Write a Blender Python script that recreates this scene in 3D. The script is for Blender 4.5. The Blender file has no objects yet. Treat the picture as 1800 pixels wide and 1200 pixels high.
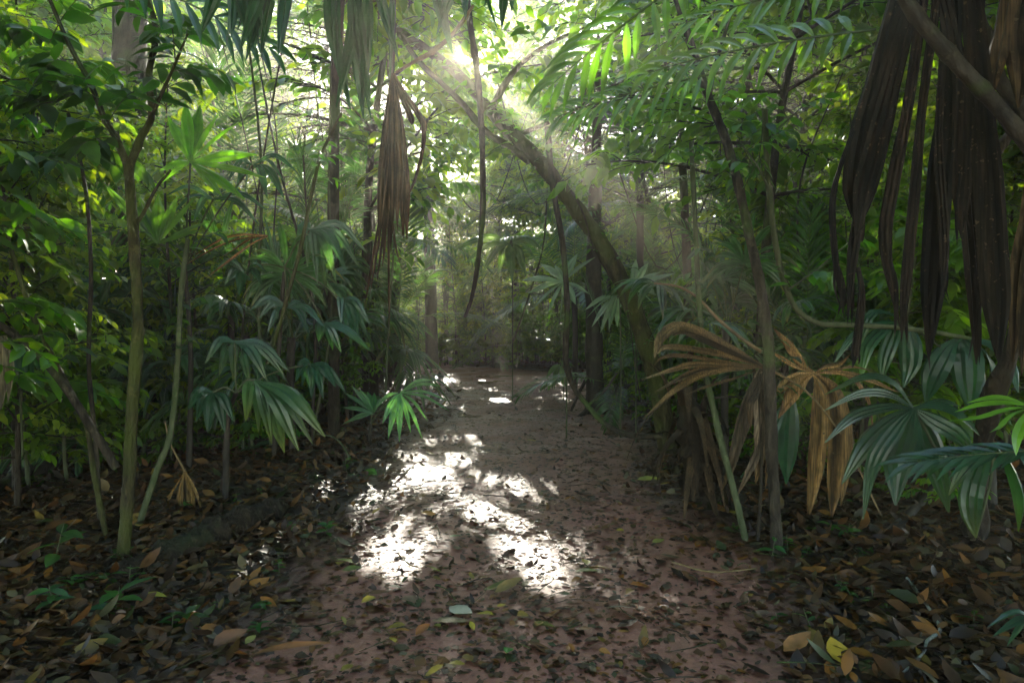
import bpy, math, random
import numpy as np
from mathutils import Vector, Matrix, Euler

S = bpy.context.scene
C = S.collection
R = math.radians
rng = np.random.default_rng(11)
random.seed(11)

# ------------------------------------------------------------------ camera
W0, H0, F0 = 1800.0, 1200.0, 1200.0          # photograph size, focal length in its pixels
CAMH, PITCH = 1.5, math.atan(40 / 1200)
cd = bpy.data.cameras.new("camera")
cam = bpy.data.objects.new("camera", cd)
C.objects.link(cam)
cd.lens, cd.sensor_width, cd.clip_start, cd.clip_end = 24, 36, 0.05, 500
cam.location = (0, 0, CAMH)
cam.rotation_euler = (math.pi / 2 - PITCH, 0, 0)
S.camera = cam
CR = np.array([1.0, 0, 0]); CF = np.array([0, math.cos(PITCH), -math.sin(PITCH)]); CU = np.array([0, math.sin(PITCH), math.cos(PITCH)])


def ray(px, py):
    return CF + CR * ((px - W0 / 2) / F0) + CU * ((H0 / 2 - py) / F0)


def P(px, py, d):
    """the point of the pixel's line of sight that lies d metres down the path"""
    r = ray(px, py)
    return np.array([0, 0, CAMH]) + r * (d / r[1])


# ------------------------------------------------------------------ sky, sun, exposure
SUN = ray(812, 95); SUN = SUN / np.linalg.norm(SUN)
SUN_EL = math.asin(SUN[2]); SUN_AZ = math.atan2(SUN[0], SUN[1])      # azimuth clockwise from +Y
wd = bpy.data.worlds.new("World"); S.world = wd; wd.use_nodes = True
wn = wd.node_tree.nodes; wl = wd.node_tree.links
bg = wn["Background"]
sky = wn.new("ShaderNodeTexSky"); sky.sky_type = 'NISHITA'; sky.sun_disc = False
sky.sun_elevation = SUN_EL; sky.sun_rotation = SUN_AZ
sky.air_density = 1.0; sky.dust_density = .4; sky.ozone_density = 1.0
wl.new(sky.outputs[0], bg.inputs[0]); bg.inputs[1].default_value = 0.15
sd = bpy.data.lights.new("sun", 'SUN'); sd.energy = 4.0; sd.angle = R(0.5); sd.color = (1.0, 0.93, 0.78)
sun = bpy.data.objects.new("sun", sd); C.objects.link(sun)
sun.rotation_euler = Vector(-SUN).to_track_quat('-Z', 'Y').to_euler()
vs = S.view_settings
vs.view_transform = 'Standard'; vs.look = 'None'; vs.gamma = 1.0; vs.use_curve_mapping = False
vs.exposure = 3.4
cy = S.cycles
cy.max_bounces = 8; cy.diffuse_bounces = 4; cy.glossy_bounces = 2; cy.transmission_bounces = 2
cy.volume_bounces = 0; cy.transparent_max_bounces = 4
cy.caustics_reflective = False; cy.caustics_refractive = False
cy.use_denoising = True
try:
    cy.denoiser = 'OPENIMAGEDENOISE'
except Exception:
    pass
cy.sample_clamp_indirect = 6.0
HAZE_DENSITY = 0.0058


# ------------------------------------------------------------------ mesh building
def unit(v):
    v = np.asarray(v, float)
    return v / (np.linalg.norm(v, axis=-1, keepdims=True) + 1e-9)


class MB:
    """collects quads with a tint per vertex; build() links ONE mesh object"""
    def __init__(self):
        self.v, self.q, self.c, self.n = [], [], [], 0

    def add(self, v, q, c):
        v = np.asarray(v, float).reshape(-1, 3); q = np.asarray(q, int).reshape(-1, 4)
        c = np.broadcast_to(np.asarray(c, float), v.shape)
        self.v.append(v); self.q.append(q + self.n); self.c.append(c); self.n += len(v)

    def mesh(self, name, mat, origin=(0, 0, 0), smooth=True):
        v = np.concatenate(self.v) - np.asarray(origin, float); q = np.concatenate(self.q); c = np.concatenate(self.c)
        me = bpy.data.meshes.new(name)
        me.vertices.add(len(v)); me.vertices.foreach_set("co", v.astype(np.float32).ravel())
        me.loops.add(q.size); me.loops.foreach_set("vertex_index", q.astype(np.int32).ravel())
        me.polygons.add(len(q)); me.polygons.foreach_set("loop_start", (np.arange(len(q)) * 4).astype(np.int32))
        me.polygons.foreach_set("use_smooth", np.full(len(q), smooth))
        me.update(calc_edges=True)
        a = me.attributes.new("tint", 'FLOAT_COLOR', 'POINT')
        a.data.foreach_set("color", np.concatenate([c, np.ones((len(c), 1))], 1).astype(np.float32).ravel())
        me.materials.append(mat)
        return me

    def build(self, name, mat, parent=None, smooth=True):
        o0 = np.array(parent_origin(parent))
        o = bpy.data.objects.new(name, self.mesh(name, mat, o0, smooth)); C.objects.link(o)
        o.parent = parent
        return o


def parent_origin(p):
    v = Vector((0, 0, 0))
    while p is not None:
        v += p.location; p = p.parent
    return v


def tag(o, label=None, cat=None, group=None, kind=None):
    if label: o["label"] = label
    if cat: o["category"] = cat
    if group: o["group"] = group
    if kind: o["kind"] = kind
    return o


def thing(name, loc, label, cat, group=None, rz=0.0, sc=1.0):
    o = bpy.data.objects.new(name, None); C.objects.link(o)
    o.empty_display_size = 0.1
    o.location = tuple(loc); o.rotation_euler = (0, 0, rz); o.scale = (sc, sc, sc)
    return tag(o, label, cat, group)


def inst(name, me, parent, loc=(0, 0, 0), rot=(0, 0, 0), sc=1.0):
    o = bpy.data.objects.new(name, me); C.objects.link(o); o.parent = parent
    o.location = tuple(loc); o.rotation_euler = tuple(rot); o.scale = (sc, sc, sc)
    return o


def spline(pts, n):
    """smooth curve through pts (Catmull-Rom), n samples"""
    p = np.asarray(pts, float)
    if len(p) == 2:
        t = np.linspace(0, 1, n)[:, None]
        return p[0] * (1 - t) + p[1] * t
    pp = np.vstack([2 * p[0] - p[1], p, 2 * p[-1] - p[-2]])
    t = np.linspace(0, len(p) - 1 - 1e-6, n); i = t.astype(int); f = (t - i)[:, None]
    a, b, c, d = pp[i], pp[i + 1], pp[i + 2], pp[i + 3]
    return 0.5 * (2 * b + (c - a) * f + (2 * a - 5 * b + 4 * c - d) * f ** 2 + (3 * b - 3 * c + d - a) * f ** 3)


def tube(mb, pts, rad, col, n=None, sides=7, rough=0.0, knots=0):
    n = n or max(6, 4 * len(pts))
    p = spline(pts, n)
    r = np.interp(np.linspace(0, 1, n), np.linspace(0, 1, len(rad)), rad) if np.ndim(rad) else np.full(n, float(rad))
    if rough: r = r * (1 + rng.normal(0, rough, n))
    if knots: r = r * (1 + 0.18 * (np.arange(n) % max(2, n // knots) == 0))
    t = unit(np.gradient(p, axis=0))
    ref = np.array([1.0, 0.03, 0.02]) if abs(t[0][0]) < 0.8 else np.array([0, 1.0, 0.03])
    s = unit(np.cross(t, ref)); u = np.cross(s, t)
    a = np.linspace(0, 2 * np.pi, sides, endpoint=False)
    ring = p[:, None] + r[:, None, None] * (np.cos(a)[None, :, None] * s[:, None] + np.sin(a)[None, :, None] * u[:, None])
    if rough: ring = ring + rng.normal(0, rough * 0.5, ring.shape) * r[:, None, None]
    if sides >= 8 and rough:
        u_ = np.linspace(0, 1, n)[:, None]; lump = 0
        for f in (5, 9, 17, 29):
            lump = lump + np.sin(f * 3 * u_ + rng.integers(1, 4) * a[None] + rng.uniform(0, 6.3)) * rng.uniform(.4, 1) / f ** .4
        ring = p[:, None] + (ring - p[:, None]) * (1 + 1.6 * rough * lump)[..., None]
    i = np.arange(n - 1)[:, None] * sides; k = np.arange(sides)[None]
    q = np.stack([i + k, i + (k + 1) % sides, i + sides + (k + 1) % sides, i + sides + k], -1).reshape(-1, 4)
    mb.add(ring, q, col)
    return p


STREAK = [0.16]


def strip(mb, p, w, nrm, col, cols=5, pleat=0.25):
    """a blade along p (N,3) of half width w (N) with a pleated cross section"""
    n = len(p); t = unit(np.gradient(p, axis=0)); s = unit(np.cross(nrm, t)); m = np.cross(t, s)
    c = np.linspace(-1, 1, cols)
    z = np.where(np.arange(cols) % 2 == 0, 0.0, 1.0) * pleat if cols > 3 else np.abs(c) * pleat
    v = p[:, None] + w[:, None, None] * (c[None, :, None] * s[:, None] + z[None, :, None] * m[:, None])
    i = np.arange(n - 1)[:, None] * cols; k = np.arange(cols - 1)[None]
    q = np.stack([i + k, i + k + 1, i + cols + k + 1, i + cols + k], -1).reshape(-1, 4)
    cc = np.asarray(col, float)
    if cc.ndim == 1: cc = np.repeat(cc[None], n, 0)
    cc = cc[:, None] * (1 + rng.normal(0, STREAK[0], (1, cols, 1))) * (1 + rng.normal(0, STREAK[0] * .4, (n, cols, 1)))
    mb.add(v, q, np.clip(cc, .002, 1).reshape(-1, 3))


def bend(base, d, nrm, L, n, droop, curl=0.0):
    """path of length L from base along d, sagging under its own weight"""
    p = [np.asarray(base, float)]; ns = [unit(nrm)]; d = unit(d); ds = L / (n - 1)
    for i in range(n - 1):
        k = droop * (i + 1) / n * ds / max(L, .01)
        hz = math.sqrt(max(0.0, 1 - d[2] ** 2))
        d = unit(d + np.array([0, 0, -k * (0.25 + hz)]))
        p.append(p[-1] + d * ds)
        m = ns[-1] - np.dot(ns[-1], d) * d
        ns.append(unit(m))
    return np.array(p), np.array(ns)


def fan_leaf(mb, hub, fwd, nrm, rad, nseg, spread, wid, droop, col, cup=0.15, jit=0.08, tipcol=None, n=9, cols=5, pleat=0.28, lenj=0.1, taper=.62):
    """fan palm blade: pleated segments radiating from the hub, each sagging on its own"""
    fwd = unit(fwd); nrm = unit(np.asarray(nrm, float) - np.dot(nrm, fwd) * fwd); side = np.cross(nrm, fwd)
    for k in range(nseg):
        th = (-0.5 + (k + 0.5) / nseg) * spread + rng.normal(0, jit)
        d = math.cos(th) * fwd + math.sin(th) * side + nrm * (cup + rng.normal(0, jit))
        L = rad * (1 - 0.22 * abs(th) / math.pi) * (1 + rng.normal(0, lenj))
        p, ns = bend(hub, d, nrm, L, n, droop * (1 + rng.normal(0, 0.25)))
        s = np.linspace(0, 1, n)
        w = wid * np.minimum(np.clip(s / 0.42, 0.06, 1) ** 0.8, np.clip((1 - s) / (1 - taper), 0.03, 1) ** .8) * (1 + rng.normal(0, .15))
        cc = np.asarray(col, float) * (1 + rng.normal(0, 0.12))
        cc = np.repeat(cc[None], n, 0)
        if tipcol is not None:
            f = (np.clip((s - 0.55) / 0.45, 0, 1) ** 1.5)[:, None] * rng.uniform(0, 1)
            cc = cc * (1 - f) + np.asarray(tipcol, float) * f
        strip(mb, p, w, ns, np.clip(cc, 0.002, 1), cols, pleat)


def pinnate(mb, base, d, nrm, L, npair, leafl, leafw, droop, col, ldroop=0.9, stalk=0.25, n=14, rr=0.008, ncol=(0.06, .09, .03), ang=62):
    """feather palm frond: an arching rachis with leaflets along both sides"""
    p, ns = bend(base, d, nrm, L, n, droop)
    tube(mb, p, [rr, rr * .8, rr * .3], ncol, n=n, sides=5)
    t = unit(np.gradient(p, axis=0))
    for k in range(npair):
        f = stalk + (1 - stalk) * (k + .5) / npair
        x = f * (n - 1); i = min(int(x), n - 2); g = x - i
        b = p[i] * (1 - g) + p[i + 1] * g; tt = unit(t[i] * (1 - g) + t[i + 1] * g); m = ns[i]
        s = np.cross(m, tt)
        u = (f - stalk) / (1 - stalk)
        ll = leafl * (0.55 + 1.0 * math.sin(math.pi * (0.12 + 0.8 * u)) * 0.55) * (1 + rng.normal(0, .08))
        for sg in (-1, 1):
            a = R(ang * (1 - 0.55 * u)) + rng.normal(0, .06)
            dd = math.cos(a) * tt + sg * math.sin(a) * s + m * 0.12
            q, qn = bend(b, dd, m, ll, 6, ldroop * (1 + rng.normal(0, .2)))
            z = np.linspace(0, 1, 6)
            w = leafw * np.minimum(np.clip(z / .3, .15, 1), np.clip((1 - z) / .5, .03, 1))
            strip(mb, q, w, qn, np.clip(np.asarray(col) * (1 + rng.normal(0, .13)), .002, 1), 3, 0.25)


def leaves(mb, base, d, nrm, L, Wd, col, rows=5, fold=0.25, sag=0.25):
    """M oval leaves at once: base (M,3), direction, normal, length, half width"""
    base = np.asarray(base, float); M = len(base)
    d = unit(d); s = unit(np.cross(nrm, d)); m = np.cross(d, s)
    L = np.broadcast_to(L, M); Wd = np.broadcast_to(Wd, M)
    z = np.array({5: [0, .22, .5, .8, 1.0], 3: [0, .45, 1.0], 4: [0, .3, .68, 1.0]}[rows])
    w = np.array({5: [.06, .8, 1.0, .55, .02], 3: [.08, 1.0, .03], 4: [.06, .95, .85, .02]}[rows])
    sag = np.broadcast_to(sag, M)
    mid = base[:, None] + d[:, None] * (L[:, None] * z)[..., None] - m[:, None] * (L[:, None] * sag[:, None] * z ** 2)[..., None]
    off = s[:, None] * (Wd[:, None] * w)[..., None]
    up = m[:, None] * (Wd[:, None] * w * fold)[..., None]
    v = np.stack([mid - off + up, mid, mid + off + up], 2)          # M,rows,3cols,3
    i = np.arange(M)[:, None, None] * rows * 3 + np.arange(rows - 1)[None, :, None] * 3 + np.arange(2)[None, None]
    q = np.stack([i, i + 1, i + 4, i + 3], -1)
    cc = np.broadcast_to(np.asarray(col, float), (M, 3))
    mb.add(v, q, np.repeat(cc, rows * 3, 0))


# ------------------------------------------------------------------ materials
def mat_new(name):
    m = bpy.data.materials.new(name); m.use_nodes = True
    return m, m.node_tree.nodes, m.node_tree.links


def leaf_mat(name, rough=0.36, trans=0.38, tgain=(1.5, 1.75, .7), spot=0.0, var=0.25, spec=0.42, coat=0.0):
    m, N, Lk = mat_new(name)
    b = N["Principled BSDF"]; out = N["Material Output"]
    at = N.new("ShaderNodeAttribute"); at.attribute_name = "tint"
    oi = N.new("ShaderNodeObjectInfo")
    hs = N.new("ShaderNodeHueSaturation")
    mr = N.new("ShaderNodeMapRange"); mr.inputs[3].default_value = 1 - var; mr.inputs[4].default_value = 1 + var
    mh = N.new("ShaderNodeMapRange"); mh.inputs[3].default_value = .485; mh.inputs[4].default_value = .515
    ml = N.new("ShaderNodeMath"); ml.operation = 'MULTIPLY'; ml.inputs[1].default_value = 7.31
    mf = N.new("ShaderNodeMath"); mf.operation = 'FRACT'
    Lk.new(oi.outputs["Random"], mr.inputs[0]); Lk.new(mr.outputs[0], hs.inputs["Value"])
    Lk.new(oi.outputs["Random"], ml.inputs[0]); Lk.new(ml.outputs[0], mf.inputs[0]); Lk.new(mf.outputs[0], mh.inputs[0]); Lk.new(mh.outputs[0], hs.inputs["Hue"])
    tc = N.new("ShaderNodeTexCoord")
    nz = N.new("ShaderNodeTexNoise"); nz.inputs["Scale"].default_value = 9; nz.inputs["Detail"].default_value = 4
    Lk.new(tc.outputs["Object"], nz.inputs["Vector"])
    mx = N.new("ShaderNodeMix"); mx.data_type = 'RGBA'; mx.blend_type = 'MULTIPLY'; mx.inputs[0].default_value = 0.45 + spot
    rp = N.new("ShaderNodeValToRGB"); rp.color_ramp.elements[0].position = .32; rp.color_ramp.elements[0].color = (.35, .38, .35, 1)
    rp.color_ramp.elements[1].position = .62; rp.color_ramp.elements[1].color = (1.2, 1.15, 1.1, 1)
    Lk.new(nz.outputs[0], rp.inputs[0])
    Lk.new(at.outputs["Color"], mx.inputs[6]); Lk.new(rp.outputs[0], mx.inputs[7])
    Lk.new(mx.outputs[2], hs.inputs["Color"])
    Lk.new(hs.outputs[0], b.inputs["Base Color"])
    b.inputs["Roughness"].default_value = rough
    b.inputs["Specular IOR Level"].default_value = spec
    tr = N.new("ShaderNodeBsdfTranslucent")
    g = N.new("ShaderNodeMix"); g.data_type = 'RGBA'; g.blend_type = 'MULTIPLY'; g.inputs[0].default_value = 1
    g.inputs[7].default_value = (*tgain, 1); Lk.new(hs.outputs[0], g.inputs[6]); Lk.new(g.outputs[2], tr.inputs[0])
    ms = N.new("ShaderNodeMixShader"); ms.inputs[0].default_value = trans
    Lk.new(b.outputs[0], ms.inputs[1]); Lk.new(tr.outputs[0], ms.inputs[2]); Lk.new(ms.outputs[0], out.inputs["Surface"])
    return m


def bark_mat(name, c1, c2, moss=(.05, .075, .02), mossy=0.5, scale=14, rough=.8, bump=.5):
    m, N, Lk = mat_new(name)
    b = N["Principled BSDF"]
    tc = N.new("ShaderNodeTexCoord"); mp = N.new("ShaderNodeMapping"); mp.inputs["Scale"].default_value = (1, 1, .35)
    Lk.new(tc.outputs["Object"], mp.inputs[0])
    n1 = N.new("ShaderNodeTexNoise"); n1.inputs["Scale"].default_value = scale; n1.inputs["Detail"].default_value = 6; n1.inputs["Roughness"].default_value = .7
    n2 = N.new("ShaderNodeTexNoise"); n2.inputs["Scale"].default_value = 2.6; n2.inputs["Detail"].default_value = 5
    Lk.new(mp.outputs[0], n1.inputs[0]); Lk.new(tc.outputs["Object"], n2.inputs[0])
    r1 = N.new("ShaderNodeValToRGB"); e = r1.color_ramp.elements
    e[0].position = .35; e[0].color = (*c1, 1); e[1].position = .65; e[1].color = (*c2, 1)
    Lk.new(n1.outputs[0], r1.inputs[0])
    r2 = N.new("ShaderNodeMapRange"); r2.inputs[1].default_value = .62 - mossy * .25; r2.inputs[2].default_value = .72 - mossy * .2
    Lk.new(n2.outputs[0], r2.inputs[0])
    mx = N.new("ShaderNodeMix"); mx.data_type = 'RGBA'; mx.inputs[7].default_value = (*moss, 1)
    Lk.new(r2.outputs[0], mx.inputs[0]); Lk.new(r1.outputs[0], mx.inputs[6]); Lk.new(mx.outputs[2], b.inputs["Base Color"])
    b.inputs["Roughness"].default_value = rough; b.inputs["Specular IOR Level"].default_value = .18
    n3 = N.new("ShaderNodeTexNoise"); n3.inputs["Scale"].default_value = 7.5; n3.inputs["Detail"].default_value = 7; n3.inputs["Roughness"].default_value = .75
    Lk.new(tc.outputs["Object"], n3.inputs[0])
    r3 = N.new("ShaderNodeMapRange"); r3.inputs[1].default_value = .58; r3.inputs[2].default_value = .64
    Lk.new(n3.outputs[0], r3.inputs[0])
    lx = N.new("ShaderNodeMix"); lx.data_type = 'RGBA'; lx.inputs[7].default_value = (min(c2[0] * 1.7, .4), min(c2[1] * 1.8, .4), c2[2] * 1.6, 1)
    l2 = N.new("ShaderNodeMath"); l2.operation = 'MULTIPLY'; l2.inputs[1].default_value = .6; Lk.new(r3.outputs[0], l2.inputs[0])
    Lk.new(l2.outputs[0], lx.inputs[0]); Lk.new(mx.outputs[2], lx.inputs[6]); Lk.new(lx.outputs[2], b.inputs["Base Color"])
    vo = N.new("ShaderNodeTexVoronoi"); vo.feature = 'DISTANCE_TO_EDGE'; vo.inputs["Scale"].default_value = scale * 1.3; Lk.new(mp.outputs[0], vo.inputs[0])
    hh = N.new("ShaderNodeMath"); hh.operation = 'MULTIPLY_ADD'; hh.inputs[1].default_value = .9; Lk.new(vo.outputs["Distance"], hh.inputs[0]); Lk.new(n1.outputs[0], hh.inputs[2])
    bp = N.new("ShaderNodeBump"); bp.inputs["Strength"].default_value = bump; bp.inputs["Distance"].default_value = .025
    Lk.new(hh.outputs[0], bp.inputs["Height"]); Lk.new(bp.outputs[0], b.inputs["Normal"])
    return m


def dry_mat(name, rough=.65, trans=.12):
    m = leaf_mat(name, rough, trans, (1.3, 1.05, .7), .35, .15, .12)
    N, Lk = m.node_tree.nodes, m.node_tree.links
    tc = N.new("ShaderNodeTexCoord"); mp = N.new("ShaderNodeMapping"); mp.inputs["Scale"].default_value = (130, 130, 4); Lk.new(tc.outputs["Object"], mp.inputs[0])
    f = N.new("ShaderNodeTexNoise"); f.inputs["Scale"].default_value = 1; f.inputs["Detail"].default_value = 3; Lk.new(mp.outputs[0], f.inputs[0])
    r = N.new("ShaderNodeValToRGB"); e = r.color_ramp.elements; e[0].position = .35; e[0].color = (.35, .33, .31, 1); e[1].position = .65; e[1].color = (1.25, 1.2, 1.1, 1); Lk.new(f.outputs[0], r.inputs[0])
    sp = N.new("ShaderNodeTexNoise"); sp.inputs["Scale"].default_value = 55; sp.inputs["Detail"].default_value = 2; Lk.new(tc.outputs["Object"], sp.inputs[0])
    sr = N.new("ShaderNodeMapRange"); sr.inputs[1].default_value = .66; sr.inputs[2].default_value = .72; Lk.new(sp.outputs[0], sr.inputs[0])
    hs = [n for n in N if n.type == 'HUE_SAT'][0]; src = hs.inputs["Color"].links[0].from_socket
    a = N.new("ShaderNodeMix"); a.data_type = 'RGBA'; a.blend_type = 'MULTIPLY'; a.inputs[0].default_value = 1; Lk.new(src, a.inputs[6]); Lk.new(r.outputs[0], a.inputs[7])
    c = N.new("ShaderNodeMix"); c.data_type = 'RGBA'; c.inputs[7].default_value = (.085, .062, .035, 1); Lk.new(sr.outputs[0], c.inputs[0]); Lk.new(a.outputs[2], c.inputs[6])
    Lk.new(c.outputs[2], hs.inputs["Color"])
    return m


M = dict(
    leaf=leaf_mat("glossy_leaf", .34, .56, (3.3, 3.1, .35)),
    palm=leaf_mat("palm_blade", .28, .42, (2.3, 2.6, .5), 0, .15),
    dry=dry_mat("dry_palm_blade"),
    litter=leaf_mat("wet_fallen_leaf", .42, .05, (1.3, 1., .6), .4, .0, .2),
    stem=bark_mat("green_stem", (.035, .045, .02), (.09, .1, .05), mossy=.3, scale=20),
    bark=bark_mat("grey_brown_bark", (.011, .008, .006), (.06, .046, .032), mossy=.4, scale=22, bump=.9),
    mossbark=bark_mat("mossy_bark", (.010, .008, .005), (.066, .056, .022), (.05, .06, .012), mossy=.8, scale=20, bump=1.0),
    dark=bark_mat("dark_wet_bark", (.012, .01, .008), (.05, .04, .03), mossy=.2, rough=.6),
    rot=bark_mat("rotten_wood", (.006, .004, .003), (.036, .024, .014), (.02, .022, .009), mossy=.3, scale=24, bump=1.0),
    tan=bark_mat("dry_tan_sheath", (.1, .065, .03), (.24, .16, .08), mossy=.1),
    pale=bark_mat("pale_twig", (.12, .12, .1), (.3, .29, .25), mossy=.2, scale=30),
)


def ground_mat():
    m, N, Lk = mat_new("wet_forest_floor")
    b = N["Principled BSDF"]
    tc = N.new("ShaderNodeTexCoord")
    at = N.new("ShaderNodeAttribute"); at.attribute_name = "tint"
    def noise(sc, det=6, ro=.6):
        n = N.new("ShaderNodeTexNoise"); n.inputs["Scale"].default_value = sc; n.inputs["Detail"].default_value = det; n.inputs["Roughness"].default_value = ro
        Lk.new(tc.outputs["Object"], n.inputs[0]); return n
    big, fine, mid = noise(1.1), noise(22, 8, .7), noise(4.5, 6)
    r1 = N.new("ShaderNodeValToRGB"); e = r1.color_ramp.elements
    e[0].position = .3; e[0].color = (.12, .038, .024, 1); e[1].position = .72; e[1].color = (.38, .15, .1, 1)
    x = e.new(.52); x.color = (.24, .088, .06, 1)
    ad = N.new("ShaderNodeMix"); ad.data_type = 'FLOAT'; ad.inputs[0].default_value = .55
    Lk.new(mid.outputs[0], ad.inputs[2]); Lk.new(fine.outputs[0], ad.inputs[3]); Lk.new(ad.outputs[0], r1.inputs[0])
    # the worn path (tint red = 1) is bare red-brown mud, the floor beside it dark leaf mould
    mx = N.new("ShaderNodeMix"); mx.data_type = 'RGBA'; mx.inputs[6].default_value = (.03, .02, .014, 1)
    sp = N.new("ShaderNodeSeparateColor"); Lk.new(at.outputs["Color"], sp.inputs[0])
    Lk.new(sp.outputs[0], mx.inputs[0]); Lk.new(r1.outputs[0], mx.inputs[7])
    Lk.new(mx.outputs[2], b.inputs["Base Color"])
    rr = N.new("ShaderNodeMapRange"); rr.inputs[1].default_value = .38; rr.inputs[2].default_value = .62
    rr.inputs[3].default_value = .26; rr.inputs[4].default_value = .62
    Lk.new(big.outputs[0], rr.inputs[0]); Lk.new(rr.outputs[0], b.inputs["Roughness"])
    b.inputs["Specular IOR Level"].default_value = .55
    bp = N.new("ShaderNodeBump"); bp.inputs["Strength"].default_value = .7; bp.inputs["Distance"].default_value = .03
    Lk.new(ad.outputs[0], bp.inputs["Height"]); Lk.new(bp.outputs[0], b.inputs["Normal"])
    return m


M["ground"] = ground_mat()

# ------------------------------------------------------------------ ground and path (structure)
PY = np.array([-30, 0, 2.8, 5.3, 8, 12.9, 17, 20, 24, 30, 60.0]); PX = np.array([0, 0, -.06, .02, .28, .3, -.15, -1.1, -5, -12, -40.0])
PW = np.array([1.6, 1.5, 1.35, 1.25, 1.3, 1.35, 1.6, 1.6, .8, .7, .7])
def path_x(y): return np.interp(y, PY, PX)
def path_w(y): return np.interp(y, PY, PW)


def hsum(x, y, seed, f0, octs):
    r = np.random.default_rng(seed); z = 0
    for o in range(octs):
        f = f0 * 1.9 ** o
        for _ in range(3):
            a = r.uniform(0, 2 * np.pi); ph = r.uniform(0, 2 * np.pi)
            z = z + np.sin(f * (x * math.cos(a) + y * math.sin(a)) + ph) / 1.9 ** o / 3
    return z


def T(x, y):
    """height of the forest floor"""
    x = np.asarray(x, float); y = np.asarray(y, float)
    e = np.abs(x - path_x(y)) - path_w(y)
    k = np.clip(e / 1.6, 0, 1); k = k * k * (3 - 2 * k)
    far = np.clip((y - 26) / 40, 0, 1) ** 2 * 5
    return 0.02 * hsum(x, y, 3, 3.0, 3) + k * (0.10 + 0.07 * hsum(x, y, 5, .8, 3)) + far


def G(px, py):
    """ground point seen at a pixel"""
    r = ray(px, py); t = CAMH / -r[2]
    for _ in range(6):
        p = np.array([0, 0, CAMH]) + r * t
        t = (CAMH - float(T(p[0], p[1]))) / -r[2]
    p = np.array([0, 0, CAMH]) + r * t; p[2] = float(T(p[0], p[1]))
    return p


def axis(lo, a, b, hi, fine, coarse):
    return np.concatenate([np.arange(lo, a, coarse), np.arange(a, b, fine), np.arange(b, hi + .1, coarse)])


gx = axis(-60, -8, 8, 60, .08, 1.5); gy = axis(-25, 1.2, 22, 95, .08, 1.5)
X, Y = np.meshgrid(gx, gy)
Z = T(X, Y)
edge = np.abs(X - path_x(Y)) - path_w(Y) + 0.25 * hsum(X, Y, 9, 1.7, 3)
onpath = np.clip(0.5 - edge / .5, 0, 1)
gm = MB(); nx_, ny_ = len(gx), len(gy)
ii = (np.arange(ny_ - 1)[:, None] * nx_ + np.arange(nx_ - 1)[None])
gm.add(np.stack([X, Y, Z], -1), np.stack([ii, ii + 1, ii + nx_ + 1, ii + nx_], -1), np.repeat(onpath.reshape(-1, 1), 3, 1))
tag(gm.build("ground", M["ground"]), "wet red-brown dirt path and dark leaf-strewn forest floor", "ground", kind="structure")

# ------------------------------------------------------------------ leaf litter
def litter_cols(n, path=False):
    pal = np.array([[.1, .04, .018], [.045, .02, .012], [.15, .058, .02], [.2, .07, .018], [.07, .036, .024], [.1, .062, .025], [.24, .085, .016], [.13, .1, .055], [.05, .06, .02], [.24, .14, .03]])
    pr = np.array([.22, .2, .15, .1, .12, .08, .04, .04, .035, .015]); pr = pr / pr.sum()
    return pal[rng.choice(len(pal), n, p=pr)] * rng.uniform(.35, 1.0, (n, 1))


lm = MB()
def scatter(n, y0, y1, l0, l1, rows):
    y = y0 + (y1 - y0) * rng.random(n) ** 1.0
    x = rng.uniform(-1, 1, n) * (0.82 * y + .6)
    e = np.abs(x - path_x(y)) - path_w(y) + .25 * hsum(x, y, 9, 1.7, 3)
    keep = rng.random(n) < np.clip((0.4 + e * .9) * (1 + .75 * np.clip(.6 - e, 0, 1) * hsum(x, y, 17, 2.6, 3)), .1, 1)
    x, y, e = x[keep], y[keep], e[keep]; n = len(x)
    onp = e < 0.1
    a = rng.uniform(0, 2 * np.pi, n); tilt = rng.normal(0, 1, n) * np.where(onp, .12, .3)
    d = np.stack([np.cos(a), np.sin(a), tilt], -1)
    nr = np.stack([rng.normal(0, 1, n) * np.where(onp, .15, .35), rng.normal(0, 1, n) * np.where(onp, .15, .35), np.ones(n)], -1)
    L = l0 + (l1 - l0) * rng.random(n) ** 1.6 * np.where(onp, .9, 1.15); Wd = L * rng.uniform(.17, .3, n)
    b = np.stack([x, y, T(x, y) + rng.uniform(.004, .02, n) + np.where(onp, 0, .02) + np.abs(tilt) * L * .3], -1)
    leaves(lm, b, d, nr, L, Wd, litter_cols(n), rows, rng.uniform(.05, .3), rng.normal(.05, .3, n))
scatter(14000, 1.6, 4.5, .045, .13, 5)
scatter(12000, 1.6, 5, .03, .08, 4)
scatter(27000, 4.5, 9, .045, .125, 5)
scatter(30000, 9, 24, .08, .17, 3)
# trodden scraps on the mud
n = 16000
y = 1.8 + 14 * rng.random(n) ** 1.5; x = path_x(y) + rng.normal(0, .9, n)
a = rng.uniform(0, 2 * np.pi, n); L = rng.uniform(.015, .06, n)
leaves(lm, np.stack([x, y, T(x, y) + .004], -1), np.stack([np.cos(a), np.sin(a), rng.normal(0, .1, n)], -1),
       np.stack([rng.normal(0, .2, n), rng.normal(0, .2, n), np.ones(n)], -1), L, L * rng.uniform(.2, .45, n), litter_cols(n) * .8, 3, .1, .1)
tag(lm.build("leaf_litter", M["litter"]), "wet brown fallen leaves carpeting the forest floor", "leaf litter", kind="stuff")

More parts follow.
